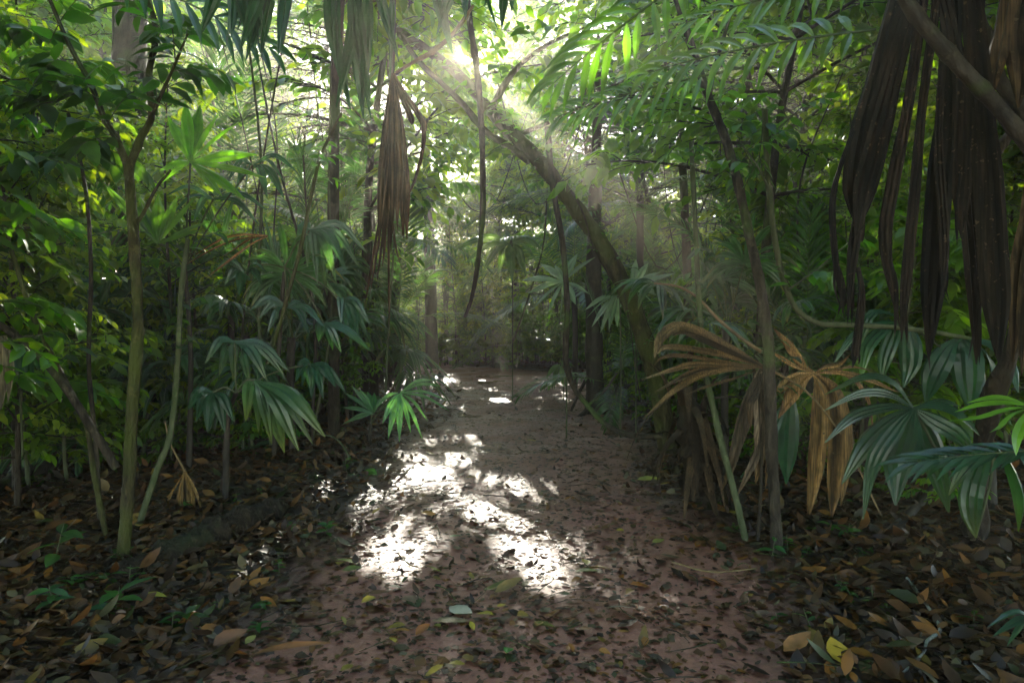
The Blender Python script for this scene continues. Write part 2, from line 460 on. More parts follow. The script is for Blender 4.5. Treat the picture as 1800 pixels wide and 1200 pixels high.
tw = MB()
for k in range(900):
    y = 1.8 + 11 * rng.random() ** 1.4; x = rng.uniform(-.8, .8) * y; a = rng.uniform(0, 6.28); L = rng.uniform(.05, .35); r = rng.uniform(.0012, .0045)
    if abs(x - path_x(y)) < path_w(y) and rng.random() < .55: continue
    d = np.array([math.cos(a), math.sin(a), 0]); s_ = np.array([-d[1], d[0], 0]) * L * rng.normal(0, .15); b = np.array([x, y, float(T(x, y)) + rng.uniform(.01, .045)])
    tube(tw, [b, b + d * L * .5 + s_ + (0, 0, rng.uniform(0, .02)), b + d * L], [r, r * .6], (1, 1, 1), n=6, sides=4)
tag(tw.build("twig_litter", M["bark"]), "small dead twigs mixed into the leaf litter", "twig litter", kind="stuff")

# ------------------------------------------------------------------ prototypes for the thicket
GREENS = np.array([[.042, .112, .006], [.058, .135, .006], [.034, .098, .01], [.082, .15, .006], [.026, .082, .008]])

GLOW_GREENS = np.array([[.085, .165, .008], [.07, .15, .008], [.11, .175, .012], [.06, .14, .008]])  # lighter yellow greens that put the backlit glow into the leaf colour

def woody(seed, h, c0, cr, nb, nt, leaf, pal, lean=.15, rows=4, lpt=9, r0=.022, top=True):
    """stem mesh and crown mesh of a small broadleaf tree, base at the origin"""
    global rng
    keep = rng; rng = np.random.default_rng(seed)
    st, cr_ = MB(), MB()
    az = rng.uniform(0, 6.28)
    main = np.array([[0, 0, -.05], [lean * .3 * math.cos(az), lean * .3 * math.sin(az), h * .35], [lean * math.cos(az + .8), lean * math.sin(az + .8), h * .7], [lean * 1.2 * math.cos(az + 1.2), lean * 1.2 * math.sin(az + 1.2), h]])
    mp = tube(st, main, [r0, r0 * .75, r0 * .5, r0 * .2], (1, 1, 1), n=18, sides=6, rough=.04)
    B, D, Nn, LL, CC = [], [], [], [], []
    for k in range(nb):
        f = c0 + (1 - c0) * (k + rng.random()) / nb
        i = min(int(f * 17), 16); b = mp[i]
        a = k * 2.4 + rng.normal(0, .5); up = rng.uniform(.1, .8)
        blen = cr * (1.05 - .55 * (f - c0) / (1 - c0)) * rng.uniform(.6, 1.1)
        pb, _ = bend(b, np.array([math.cos(a), math.sin(a), up]), np.array([0, 0, 1.0]), blen, 7, .7)
        tube(st, pb, [r0 * .35, r0 * .12], (1, 1, 1), n=7, sides=4)
        for t in range(nt):
            g = .25 + .75 * (t + rng.random()) / nt; j = min(int(g * 6), 5); tb = pb[j]
            ta = a + rng.choice([-1, 1]) * rng.uniform(.3, 1.2)
            tl = cr * rng.uniform(.25, .5)
            pt, _ = bend(tb, np.array([math.cos(ta), math.sin(ta), rng.uniform(-.15, .5)]), np.array([0, 0, 1.0]), tl, 5, 1.1)
            tube(st, pt, [r0 * .12, r0 * .06], (1, 1, 1), n=5, sides=3)
            z = np.linspace(.15, 1, lpt)
            x = z * 4; ii = np.minimum(x.astype(int), 3); gg = (x - ii)[:, None]
            bb = pt[ii] * (1 - gg) + pt[ii + 1] * gg
            tt = unit(pt[ii + 1] - pt[ii]); sd_ = unit(np.cross(tt, [0, 0, 1.0])) * np.where(np.arange(lpt) % 2 == 0, 1, -1)[:, None]
            dd = tt * .7 + sd_ + np.stack([rng.normal(0, .25, lpt), rng.normal(0, .25, lpt), rng.normal(-.3, .3, lpt)], -1)
            B.append(bb); D.append(dd); Nn.append(np.stack([rng.normal(0, .4, lpt), rng.normal(0, .4, lpt), np.ones(lpt)], -1))
            LL.append(leaf * rng.uniform(.6, 1.25, lpt)); CC.append(pal[rng.integers(len(pal))] * rng.uniform(.75, 1.3, (lpt, 1)))
    B, D, Nn, LL, CC = map(np.concatenate, (B, D, Nn, LL, CC))
    raw = (B, D, Nn, LL, LL * rng.uniform(.18, .27, len(LL)), CC, rows)
    leaves(cr_, *raw, .22, .25)
    rng = keep
    return st, cr_, raw


sap = []
for k, (h, c0, cr, nb, nt, lf, rows) in enumerate([(2.6, .2, .75, 26, 6, .11, 4), (3.4, .22, .9, 30, 6, .13, 4), (1.6, .12, .6, 20, 6, .1, 4), (4.4, .2, 1.0, 38, 6, .12, 4), (2.2, .2, .8, 18, 5, .16, 5), (3.8, .15, .9, 36, 7, .095, 4), (1.1, .1, .5, 16, 5, .095, 4)]):
    st, cr_, raw = woody(100 + k, h, c0, cr, nb, nt, lf, (GLOW_GREENS if k in (1, 5) else GREENS)[[k % 4, (k + 1) % 4]], rows=rows)
    sap.append((st.mesh("sapling_stem", M["bark"] if k % 2 else M["stem"]), cr_.mesh("sapling_crown", M["leaf"]), h, cr, raw))

# tall canopy trees: clumped crowns, slim trunks
tall = []
for k, (h, c0, cr, nb, nt, lf) in enumerate([(11, .3, 2.9, 40, 10, .24), (13, .36, 3.2, 42, 11, .25), (9, .26, 2.6, 38, 9, .22)]):
    st, cr_, raw = woody(200 + k, h, c0, cr, nb, nt, lf, GLOW_GREENS[[k, k + 1]], lean=.8, rows=4, lpt=12, r0=.075)
    tall.append((st.mesh("tree_trunk", M["bark"]), cr_.mesh("tree_crown", M["leaf"]), h, cr, raw))

# palm fronds at several elevations
fanp, feathp = [], []
for k, el in enumerate([75, 55, 38, 22, 8, -10]):
    mb = MB(); d = np.array([math.cos(R(el)), 0, math.sin(R(el))]); up = np.array([-math.sin(R(el)), 0, math.cos(R(el))])
    p, ns = bend((0, 0, 0), d, up, .95, 8, .5)
    tube(mb, p, [.012, .007], (.05, .075, .025), n=8, sides=5)
    dd = unit(p[-1] - p[-2])
    fan_leaf(mb, p[-1], dd, ns[-1], .72, 16, 4.6, .042, 2.6, (.035, .09, .045), n=9, cols=5, tipcol=(.13, .11, .03), jit=.12, lenj=.16)
    fanp.append((el, mb.mesh("fan_frond", M["palm"], smooth=False)))
for k, el in enumerate([78, 60, 42, 25, 10, -5]):
    mb = MB(); d = np.array([math.cos(R(el)), 0, math.sin(R(el))]); up = np.array([-math.sin(R(el)), 0, math.cos(R(el))])
    pinnate(mb, (0, 0, 0), d, up, 2.1, 26, .42, .02, 1.5, (.035, .09, .022), ldroop=1.0)
    feathp.append((el, mb.mesh("feather_frond", M["palm"], smooth=False)))
trunk_mb = MB(); tube(trunk_mb, [(0, 0, -.1), (.03, .02, .5), (0, .03, 1.0)], [.05, .045, .05], (1, 1, 1), n=14, sides=8, knots=7)
palm_trunk = trunk_mb.mesh("palm_trunk", M["dark"])

ROUND = [0]


def palm(kind, loc, h, nf, sc, label, group, rz=0.0, trunk=True):
    """a palm: trunk and a crown of fronds, each frond its own part"""
    t = thing({"fan": "fan_palm", "feather": "feather_palm"}[kind], loc, label, "palm", group, rz)
    if trunk and h > .15:
        o = inst("trunk", palm_trunk, t); o.scale = (sc, sc, h)
    fr = fanp if kind == "fan" else feathp
    for i in range(nf):
        el, me = fr[min(5, int(6 * (i + random.random() * .6) / nf))]
        inst("frond", me, t, (0, 0, h * .97), (random.gauss(0, .08), random.gauss(0, .08), i * 2.4 + random.gauss(0, .25)), sc * random.uniform(.85, 1.12))
    return t


# ------------------------------------------------------------------ light gaps: tunnels cut through the foliage so the sun reaches path and leaves
BEAMS = [(G(945, 955), .16), (G(905, 862), .15), (G(695, 960), .17), (G(985, 940), .11), (G(890, 965), .09), (G(955, 985), .12), (G(860, 905), .12), (G(960, 868), .13), (G(850, 850), .1), (G(745, 945), .1), (G(650, 985), .1), (G(705, 1005), .11), (G(720, 925), .12), (G(640, 905), .14), (G(840, 900), .15), (G(850, 668), .15), (G(830, 770), .14), (G(1010, 690), .3),
         (G(880, 705), .2), (np.array([0, 0, 1.5]), .1), (np.array([.5, 4, 2.2]), .2), (np.array([-1.6, 6, 2.0]), .25), (np.array([2.5, 7, 1.8]), .22), (np.array([4.0, 9, 2.2]), .25), (np.array([-3.2, 8, 2.2]), .22)]

for _x, _y, _z, _r in [(-3.4, 12, 4.2, 1.2), (3.0, 12.5, 4.2, 1.1), (5.0, 11, 4.6, 1.1), (3.8, 16, 6.0, 1.2), (6.8, 12, 3.4, 1.0), (-5.7, 11, 4.4, 1.0), (-4.8, 15, 6.5, 1.2), (-3.4, 9, 3.6, .7), (5.4, 14, 2.4, .8), (7.8, 15, 6.0, 1.1), (-7.5, 14, 4, 1.), (2.2, 22, 2.2, 1.0), (-3.6, 22.5, 2.6, 1.1), (-.6, 23.5, 3.4, .9), (-4.5, 21, 3.5, 1.3), (3.6, 21, 3.6, 1.3), (-3.8, 20, 6.5, 1.2), (5.4, 20, 6.5, 1.2), (-.8, 27, 5, 1.4), (-3.4, 23.3, 4.2, 1.3), (-1.6, 23.4, 3.4, 1.3), (.2, 23.4, 3.8, 1.3), (1.9, 23.2, 3.4, 1.2), (-2.6, 23.6, 6.0, 1.2), (-2.4, 21, 1.6, .9), (.9, 20.8, 1.6, .8), (.5, 21.4, 1.4, .9), (2.0, 21.3, 1.8, .9), (-3.0, 21.5, 3.4, 1.0), (1.2, 22.5, 3.6, .9), (3.4, 18, 3.5, .9), (2.8, 10.5, 3.4, .7), (3.8, 9.5, 3.0, .6), (2.6, 25, 8, 1.4), (-6.8, 19, 5, 1.2), (2, 25, 5, 1.3), (-3, 25, 5.5, 1.4), (-1.5, 29, 7, 1.4), (.9, 30, 9.5, 1.4), (2.9, 9.5, 3.0, .5), (9.5, 13, 4.5, 1.0), (-9, 12, 5.5, .9)]:  # wider gaps added to put sun on the mid and far foliage
    BEAMS.append((np.array([_x, _y, _z]), _r))
for _i in range(7):
    BEAMS.append((G(random.gauss(860, 110), random.uniform(820, 1010)), random.uniform(.05, .09)))
random.seed(8)
for _i in range(44):
    _y = random.uniform(8, 19); _x = random.choice([-1, 1]) * random.uniform(.2, .5) * _y; _z = random.uniform(1.6, 1.5 + .42 * _y)
    if abs(_x) < 2.4: continue
    BEAMS.append((np.array([_x, _y, _z]), random.uniform(.35, .9)))  # random gaps added to brighten the side foliage


def in_beam(p):
    """how deep inside a light gap each point lies, as distance / radius (smallest over the gaps)"""
    best = np.full(len(p), 9.0)
    for b, br in BEAMS:
        v = p - b; t = v @ SUN
        d = np.linalg.norm(v - t[:, None] * SUN, axis=1) / br
        best = np.where(t > 0, np.minimum(best, d), best)
    return best


def grow(name, names, proto, x, y, rz, sc, label, cat, group):
    """plant one woody thing; where its crown crosses a light gap the leaves inside the gap are cut away for the sun"""
    st, cr_, h, cr, raw = proto
    t = thing(name, (x, y, float(T(x, y)) - .02), label, cat, group, rz, sc)
    inst(names[0], st, t)
    B, D, Nn, LL, WW, CC, rows = raw
    ca, sa = math.cos(rz), math.sin(rz)
    rot = np.array([[ca, -sa, 0], [sa, ca, 0], [0, 0, 1.0]])
    Bw = ((B + unit(D) * LL[:, None] * .5) @ rot.T) * sc + np.array(t.location)
    k = in_beam(Bw)
    slot = (np.abs(Bw[:, 0] - path_x(Bw[:, 1])) < 1.3) & (Bw[:, 1] > 3) & (Bw[:, 1] < 12.5) & (Bw[:, 2] > 5.0) & (rng.random(len(k)) < .68)  # canopy over the path thinned to let sky light down
    k = np.where(slot, 0, k)
    r = (k < 1.6).mean()
    if r > 0.002:
        keep = k > 1.0 + .45 * rng.normal(0, .5, len(k))
        mb = MB(); leaves(mb, B[keep], D[keep], Nn[keep], LL[keep], WW[keep], CC[keep], rows, .22, .25)
        inst(names[1], mb.mesh(name + "_crown", M["leaf"]), t)
    else:
        inst(names[1], cr_, t)
    return t


def shades(x, y, m):
    """would a trunk here stand in the sun's way to the bright patches on the path"""
    for b, br in BEAMS[:3]:
        t = (y - b[1]) / SUN[1]
        if t > 0 and abs(x - b[0] - SUN[0] * t) < m and b[2] + SUN[2] * t < 12: return True
    return False


def free_of_path(x, y, m): return abs(x - path_x(y)) > path_w(y) + m


# ------------------------------------------------------------------ tall trees
def plant_tall(x, y, k, sc, label, group):
    grow("forest_tree", ("trunk", "crown"), tall[k], x, y, random.uniform(0, 6.28), sc, label, "tree", group)


n_t = 0
random.seed(5)
SPOTS = [(gx_ + random.uniform(-1, 1), gy_ + random.uniform(-1, 1)) for gy_ in np.arange(-9, 21, 2.9) for gx_ in np.arange(-26, 26.1, 2.9)]
SPOTS += [(gx_ + random.uniform(-.8, .8), gy_ + random.uniform(-.8, .8)) for gy_ in np.arange(20.5, 34.5, 2.4) for gx_ in np.arange(-24, 24.1, 2.4)]
SPOTS += [(gx_ + random.uniform(-.6, .6), gy_ + random.uniform(-.6, .6)) for gy_ in np.arange(-8, 4.5, 2.2) for gx_ in np.arange(-10, 10.1, 2.2)]  # extra unseen trees around and behind the viewer, added to darken the foreground
SPOTS += [(2.4, 23.6), (.3, 25.6), (1.2, 26.8), (-2.3, 11.4), (3.7, 11.5), (-2.5, 13.8), (-2.9, 16.4), (2.5, 17.6), (-3.1, 19.6), (1.5, 21.2), (2.4, 14.2)]
for x, y in SPOTS:
    if abs(x) > 9 + .8 * max(y, 0): continue
    if not free_of_path(x, y, .9 if y < 21 else .05): continue
    if 1 < y < 7.5 and abs(x) < .8 * y + 2.6: continue
    if y > -1 and y < 7 and abs(x) < 3.2: continue
    if 0 < y < 6 and abs(x) < .8 * y + 1: continue
    if 6 < y < 20 and abs(x - path_x(y)) > 2.7 and random.random() < (.15 if abs(x) > .5 * y + 1 else .55 if abs(x - path_x(y)) > 4.5 or y < 12 else .2): continue
    if y < 24 and shades(x, y, .25): continue
    if y > 25.5 and abs(x + 1.3 + .07 * (y - 20)) < 1.4: continue
    k = random.randrange(3); sc = random.uniform(.8, 1.15)
    side = "left" if x < path_x(y) else "right"
    if y < 0: lab, g = "unseen leafy tree added behind the viewer to shade the foreground", "trees added behind the viewer for shade"
    elif y > 17: lab, g = "tall slim forest tree with a light green crown beyond the end of the path", "forest trees beyond the end of the path"
    else: lab, g = f"tall slim forest tree rising out of the thicket {side} of the path", f"forest trees in the thicket {side} of the path"  # also labels the unseen trees added beside the viewer for shade
    plant_tall(x, y, k, sc, lab, g); n_t += 1

# ------------------------------------------------------------------ saplings of the thicket
n_s = 0; FAR = []
random.seed(21); rng = np.random.default_rng(21)
for gyy in np.arange(3.2, 42, .95):
    for gxx in np.arange(-26, 26.1, 1.05):
        x = gxx + random.uniform(-.45, .45); y = gyy + random.uniform(-.45, .45)
        if abs(x) > .82 * y + 1.0: continue
        e = abs(x - path_x(y)) - path_w(y)
        if e < .75 and y < 21: continue
        if y < 5.4 and -.62 * y < x < .85 * y: continue
        if y < 5.8 and -.3 * y < x < .85 * y: continue
        low = y < 7.3 and -.62 * y < x < -.2 * y
        if y < 7.3 and -.2 * y < x < .3 * y: continue
        if y < 9.2 and .02 * y < x < .16 * y: continue
        dens = .85 if y < 14 else (.55 if y < 24 else .7)
        if y > 24 and abs(x) > .35 * y + 2: continue
        if 20.5 < y < 25 and abs(x) < 6: dens = .97
        if random.random() > dens: continue
        k = random.choice([0, 1, 2, 3, 4, 5, 6] if e > 1.5 else [2, 6, 6, 4, 0])
        if low: k = 6
        if 20.5 < y < 25 and abs(x) < 5: k = random.choice([1, 3, 5, 0])
        sc = random.uniform(.8, 1.25) * (1.5 if y > 24 else 1.3 if y > 20.5 else 1)
        if e < 1.3: sc *= .8
        side = "left" if x < path_x(y) else "right"
        if y > 19: lab, g = "bright green leafy sapling in the sunlit thicket beyond the end of the path", "saplings beyond the end of the path"
        elif y > 9: lab, g = f"leafy green sapling deep in the thicket along the {side} side of the path", f"saplings deep in the thicket {side} of the path"
        else: lab, g = f"dark green leafy sapling in the shaded front of the thicket {side} of the path", f"saplings in the shaded front of the thicket {side} of the path"
        if y > 23.5:
            FAR.append((k, x, y, random.uniform(0, 6.28), sc)); continue
        if k in (2, 4, 6):
            lab = lab.replace("sapling", "shrub"); g = g.replace("sapling", "shrub")
            grow("shrub", ("stem", "crown"), sap[k], x, y, random.uniform(0, 6.28), sc, lab, "shrub", g); n_s += 1; continue
        grow("sapling", ("stem", "crown"), sap[k], x, y, random.uniform(0, 6.28), sc, lab, "sapling", g); n_s += 1

for i in range(80):
    y = random.uniform(20.2, 22.8); x = random.uniform(-6, 4.5)
    if abs(x - path_x(y)) - path_w(y) < .1 and y < 21.3: continue
    grow("shrub", ("stem", "crown"), sap[random.choice([2, 4, 2, 6])], x, y, random.uniform(0, 6.28), random.uniform(.8, 1.15), "waist-high bright shrub in the leafy bank closing the far end of the path", "shrub", "shrubs in the bank closing the far end of the path")
for i in range(46):
    y = random.uniform(3.4, 7.6); x = random.choice([-1, 1]) * (random.uniform(.6, .98) * y + random.uniform(0, .6)); side = "left" if x < 0 else "right"
    if (x > 0 and (y < 6 or x < .7 * y)) or y < 4.8: continue
    grow("sapling", ("stem", "crown"), sap[random.choice([3, 5, 1, 5])], x, y, random.uniform(0, 6.28), random.uniform(.95, 1.3), f"tall dark sapling with small leaves in the near shade at the {side} edge", "sapling", f"tall saplings in the near shade at the {side} edge")
for i in range(18):
    grow("sapling", ("stem", "crown"), sap[random.choice([1, 3, 5])], random.uniform(-4.6, -.6), random.uniform(21.6, 25), random.uniform(0, 6.28), random.uniform(1.1, 1.5), "bright green leafy sapling in the sunlit thicket beyond the end of the path", "sapling", "saplings beyond the end of the path")
fm = MB()
for k, x, y, rz, sc in FAR:
    B, D, Nn, LL, WW, CC, rows = sap[k][4]
    ca, sa = math.cos(rz), math.sin(rz); rot = np.array([[ca, sa, 0], [-sa, ca, 0], [0, 0, 1.0]])
    Bw = B @ rot * sc + np.array([x, y, float(T(x, y))]); kp = in_beam(Bw) > 1
    leaves(fm, Bw[kp], (D @ rot)[kp], (Nn @ rot)[kp], LL[kp] * sc, WW[kp] * sc, CC[kp], 3, .22, .25)
tag(fm.build("far_undergrowth", M["leaf"]), "green mass of undergrowth far beyond the end of the path", "undergrowth", kind="stuff")

# ------------------------------------------------------------------ palms of the thicket
n_p = 0
random.seed(33)
for i in range(60):
    y = random.uniform(6.5, 24); x = random.uniform(-.8 * y, .8 * y)
    e = abs(x - path_x(y)) - path_w(y)
    if e < .9 or (y < 9 and abs(x) < 5.5) or shades(x, y, 1.2): continue
    kind = random.choice(["fan", "feather", "feather"]); side = "left" if x < path_x(y) else "right"
    w = "beyond the end of the path" if y > 18 else f"deep in the thicket {side} of the path"
    lab = {"fan": "small fan palm with pleated leaves growing ", "feather": "feather palm with arching fronds growing "}[kind] + w
    palm(kind, (x, y, float(T(x, y))), random.uniform(.3, 2.2), random.randint(7, 10), random.uniform(.8, 1.15), lab, f"{kind} palms {w}", random.uniform(0, 6.28)); n_p += 1
for i in range(30):
    left = i % 3 != 0; y = random.uniform(6.2, 11.5); x = -random.uniform(.24, .72) * y if left else random.uniform(.24, .72) * y
    if abs(x - path_x(y)) - path_w(y) < .5: continue
    side = "left" if left else "right"
    palm("fan", (x, y, float(T(x, y))), random.uniform(.1, 1.5), random.randint(6, 9), random.uniform(.7, 1.0), f"low fan palm with drooping bluish leaves among the shrubs {side} of the path", f"low fan palms among the shrubs {side} of the path", random.uniform(0, 6.28)); n_p += 1
print("tall", n_t, "saplings", n_s, "palms", n_p)

#HEROES_BEGIN
# ------------------------------------------------------------------ the plants one can tell apart
def PP(pts, d0, d1=None):
    n = len(pts); d1 = d0 if d1 is None else d1
    return np.array([P(p[0], p[1], p[2] if len(p) > 2 else d0 + (d1 - d0) * i / max(1, n - 1)) for i, p in enumerate(pts)])


def blade_set(mb, hub, d, items, col, tip=None, depth=.35, n=10, cols=5, pleat=.3, root=.12, jit=.1, taper=.62):
    """segments of one palm leaf, each through its own points; they fan out in depth as well as sideways"""
    H = P(hub[0], hub[1], d)
    for it in items:
        w, pts = it[0], it[1]
        q = [H] if not (len(it) > 2 and it[2]) else []
        L = math.hypot(pts[-1][0] - hub[0], pts[-1][1] - hub[1]) * d / F0
        dz = rng.uniform(-1, 1) * depth * L
        for i, p in enumerate(pts):
            q.append(P(p[0], p[1], d + dz * (i + 1) / len(pts)))
        q = spline(q, n)
        s = np.linspace(0, 1, n)
        ww = w * d / F0 * np.minimum(np.clip(s / .4, root, 1) ** .8, np.clip((1 - s) / (1 - taper), .03, 1) ** .8)
        t = unit(np.gradient(q, axis=0))
        cd_ = unit(np.array([0, 0, CAMH]) - q)
        nr = unit(cd_ * .55 + np.array([0, 0, .75]) + rng.normal(0, .22, 3))
        nr = unit(nr - (nr * t).sum(1, keepdims=True) * t)
        cc = np.repeat((np.asarray(col) * (1 + rng.normal(0, jit)))[None], n, 0)
        if tip is not None:
            f = (np.clip((s - .5) / .5, 0, 1) ** 1.5)[:, None] * rng.uniform(.2, 1)
            cc = cc * (1 - f) + np.asarray(tip) * f
        strip(mb, q, ww, nr, np.clip(cc, .003, 1), cols, pleat)
    return H


def frond_of(t, hub, d, items, col, mat, petiole=None, pr=.009, pcol=None, **k):
    STREAK[0] = .45 if mat is M["dry"] else .1
    mb = MB(); blade_set(mb, hub, d, items, col, **k); STREAK[0] = .16
    o = mb.build("frond", mat, t, smooth=False)
    if petiole is not None:
        pm = MB(); tube(pm, PP(petiole, d), [pr, pr * .7], (1, 1, 1), sides=6)
        pm.build("petiole", M["stem"] if pcol is None else M[pcol], o)
    return o


def sticks(name, label, cat, px, d0, d1, rad, mat, group=None, sides=7, rough=.05, knots=0, part="stem", kids=None):
    """a woody thing given by its points; kids: further branches"""
    q = PP(px, d0, d1)
    t = thing(name, q[0], label, cat, group)
    mb = MB(); tube(mb, q, rad, (1, 1, 1), n=max(10, 5 * len(px)), sides=sides, rough=rough, knots=knots); mb.build(part, mat, t)
    for nm, kp, a, b, kr in (kids or []):
        mb = MB(); tube(mb, PP(kp, a, b), kr, (1, 1, 1), n=max(8, 5 * len(kp)), sides=sides, rough=rough); mb.build(nm, mat, t)
    return t


def spray(t, paths, leaf, pal, ntw=6, tl=.3, lpt=7, mat="leaf", r=.004, name="foliage", stemmat="stem", droop=-.3):
    """leafy twigs along given branch lines; the leaves are one part, the twigs another"""
    for q in paths:
        st, lf = MB(), MB()
        q = spline(q, 20); t_ = unit(np.gradient(q, axis=0))
        for k in range(ntw):
            i = int((k + rng.random()) / ntw * 19)
            a = rng.uniform(0, 6.28)
            d = unit(t_[i] * .5 + np.array([math.cos(a), math.sin(a), rng.uniform(-.2, .5)]))
            p, _ = bend(q[i], d, (0, 0, 1.0), tl * rng.uniform(.6, 1.3), 6, .9)
            tube(st, p, [r, r * .5], (1, 1, 1), n=6, sides=4)
            z = np.linspace(.1, 1, lpt); x = z * 5; ii = np.minimum(x.astype(int), 4); g = (x - ii)[:, None]
            bb = p[ii] * (1 - g) + p[ii + 1] * g; tt = unit(p[ii + 1] - p[ii])
            sd_ = unit(np.cross(tt, [0, 0, 1.0])) * np.where(np.arange(lpt) % 2 == 0, 1, -1)[:, None]
            sd_[-1] *= .1
            dd = tt * .7 + sd_ * .9 + np.stack([rng.normal(0, .2, lpt), rng.normal(0, .2, lpt), rng.normal(droop, .25, lpt)], -1)
            L = leaf * rng.uniform(.65, 1.25, lpt)
            leaves(lf, bb, dd, np.stack([rng.normal(0, .35, lpt), rng.normal(0, .35, lpt), np.ones(lpt)], -1), L, L * rng.uniform(.19, .27, lpt),
                   np.asarray(pal)[rng.integers(len(pal), size=lpt)] * rng.uniform(.75, 1.3, (lpt, 1)), 5, .22, .28)
        tube(st, q, [r * .9, r * .6], (1, 1, 1), n=20, sides=4)
        st.build("twig", M[stemmat], t); lf.build(name, M[mat], t)


DG = [(.018, .05, .02), (.022, .06, .018)]; MG = [(.035, .1, .02), (.05, .12, .02)]; LG = [(.1, .24, .02), (.08, .2, .02)]
PG = (.018, .062, .034); BG = (.03, .085, .06); LIME = (.11, .25, .025); OLV = (.12, .13, .03); TAN = (.22, .145, .055); BRN = (.06, .041, .022); DBR = (.0125, .0098, .0068); GRB = (.14, .115, .085)

random.seed(44); rng = np.random.default_rng(44)
# --- leaning tree and what hangs round it
t = sticks("leaning_tree", "mossy rough-barked tree leaning across from the path's right side to the upper left", "tree",
           [(1176, 800, 7.7), (1160, 705, 7.7), (1132, 592, 7.7), (1090, 490, 7.8), (1058, 430, 7.9), (1030, 390, 8), (985, 330, 8.1), (945, 280, 8.3), (905, 240, 8.5), (862, 195, 8.7), (815, 140, 9), (760, 95, 9.4), (690, 45, 9.8), (640, -20, 10.2)], 0, 0,
           [.115, .1, .095, .094, .098, .094, .09, .087, .08, .073, .064, .054, .04], M["mossbark"], sides=10, rough=.06, part="trunk",
           kids=[("branch", [(930, 283), (890, 255), (850, 228), (815, 185), (780, 150), (742, 115), (700, 60)], 8.3, 9.2, [.05, .045, .04, .035, .03]),
                 ("branch", [(985, 330), (1005, 365), (1003, 350), (960, 320)], 8.1, 8.0, [.03, .02, .01]),
                 ("branch", [(862, 195), (900, 130), (960, 80), (1050, 40)], 8.7, 8.2, [.05, .03, .015]),
                 ("branch", [(905, 240), (1000, 200), (1080, 150), (1180, 110)], 8.5, 7.8, [.03, .02, .008])])
spray(t, [PP([(862, 195), (900, 130), (960, 80), (1050, 40)], 8.7, 8.2), PP([(815, 140), (760, 95), (690, 45)], 9, 9.8), PP([(905, 240), (1000, 200), (1080, 150), (1180, 110)], 8.5, 7.8), PP([(940, 300), (850, 190)], 8.3, 8.7)], .17, LG + MG, 12, .5, 8, name="foliage")
lean = PP([(1142, 700, 7.6), (1125, 590, 7.7), (1090, 490, 7.8), (1058, 430, 7.9), (1030, 390, 8), (985, 330, 8.1), (945, 280, 8.3), (905, 240, 8.5), (862, 195, 8.7)], 0)
for lab, ph, r in [("thin climbing vine wound up the leaning mossy trunk", 0, .012), ("second hair-thin climber hugging the underside of the leaning trunk", 2.4, .007)]:
    v = thing("climbing_vine", lean[0], lab, "vine"); mb = MB(); q = spline(lean, 60); a = np.linspace(0, 9, 60) + ph
    tube(mb, q + np.stack([np.cos(a) * .11, np.sin(a) * .11, np.sin(a * 1.7) * .03], -1), r, (1, 1, 1), n=90, sides=5, rough=.06); mb.build("vine", M["bark"], v)
spray(t, [lean[:6], lean[4:]], .07, MG, 26, .22, 6)
sticks("liana", "dark thick liana hanging free in an arc over the middle of the path", "liana",
       [(818, -30), (826, 40), (838, 120), (846, 220), (849, 330), (847, 400), (840, 460), (830, 520), (817, 558)], 6.0, 6.2, [.03, .028, .027, .026, .024, .02, .014], M["bark"], rough=.07, sides=8)
sticks("vine", "brown woody vine curving down beside the leaning tree along the path's right edge", "vine",
       [(962, 225, 8.2), (972, 330, 8.0), (985, 400, 7.9), (994, 480, 7.9), (997, 560, 7.9), (994, 620, 7.9), (1003, 668, 7.9), (1032, 712, 7.8), (1068, 748, 7.7), (1112, 766, 7.6), (1165, 766, 7.5)], 0, 0,
       [.035, .034, .036, .032, .03], M["bark"], rough=.08, sides=8, kids=[("root", [(1034, 712), (1060, 690), (1085, 655)], 7.8, 7.9, [.016, .01])])
t = sticks("prop_rooted_tree", "dark straight tree with prop roots right of the path behind the curved vine", "tree",
           [(1047, 728), (1045, 640), (1043, 560), (1044, 460), (1046, 350), (1050, 200), (1052, 60)], 10.8, 10.9, [.17, .14, .13, .12, .1, .07, .03], M["dark"], sides=10, part="trunk",
           kids=[("root", [(1050, 690), (1068, 720), (1112, 738)], 10.8, 10.5, [.06, .045, .03]), ("root", [(1044, 640), (1018, 690), (1004, 722)], 10.8, 10.6, [.03, .025, .02]), ("root", [(1046, 700), (1030, 722), (1018, 732)], 10.8, 10.5, [.05, .03])])
spray(t, [PP([(1046, 350), (1050, 200), (1052, 60)], 10.9)], .15, MG, 22, .8, 8)
t = sticks("slim_dark_tree", "dark slim trunk standing at the far left end of the path", "tree", [(760, 648), (758, 560), (756, 460), (752, 330), (748, 200)], 19.5, 19.8, [.2, .18, .16, .14, .1], M["dark"], part="trunk")
spray(t, [PP([(752, 330), (748, 200)], 19.8)], .2, LG, 20, 1.2, 8)
t = sticks("thick_tree", "thick grey trunk half hidden by leaves at the upper left of the thicket", "tree", [(228, 700), (226, 500), (226, 300), (228, 100), (232, -80)], 9.5, 9.7, [.28, .25, .24, .23, .22], M["bark"], part="trunk", sides=12)

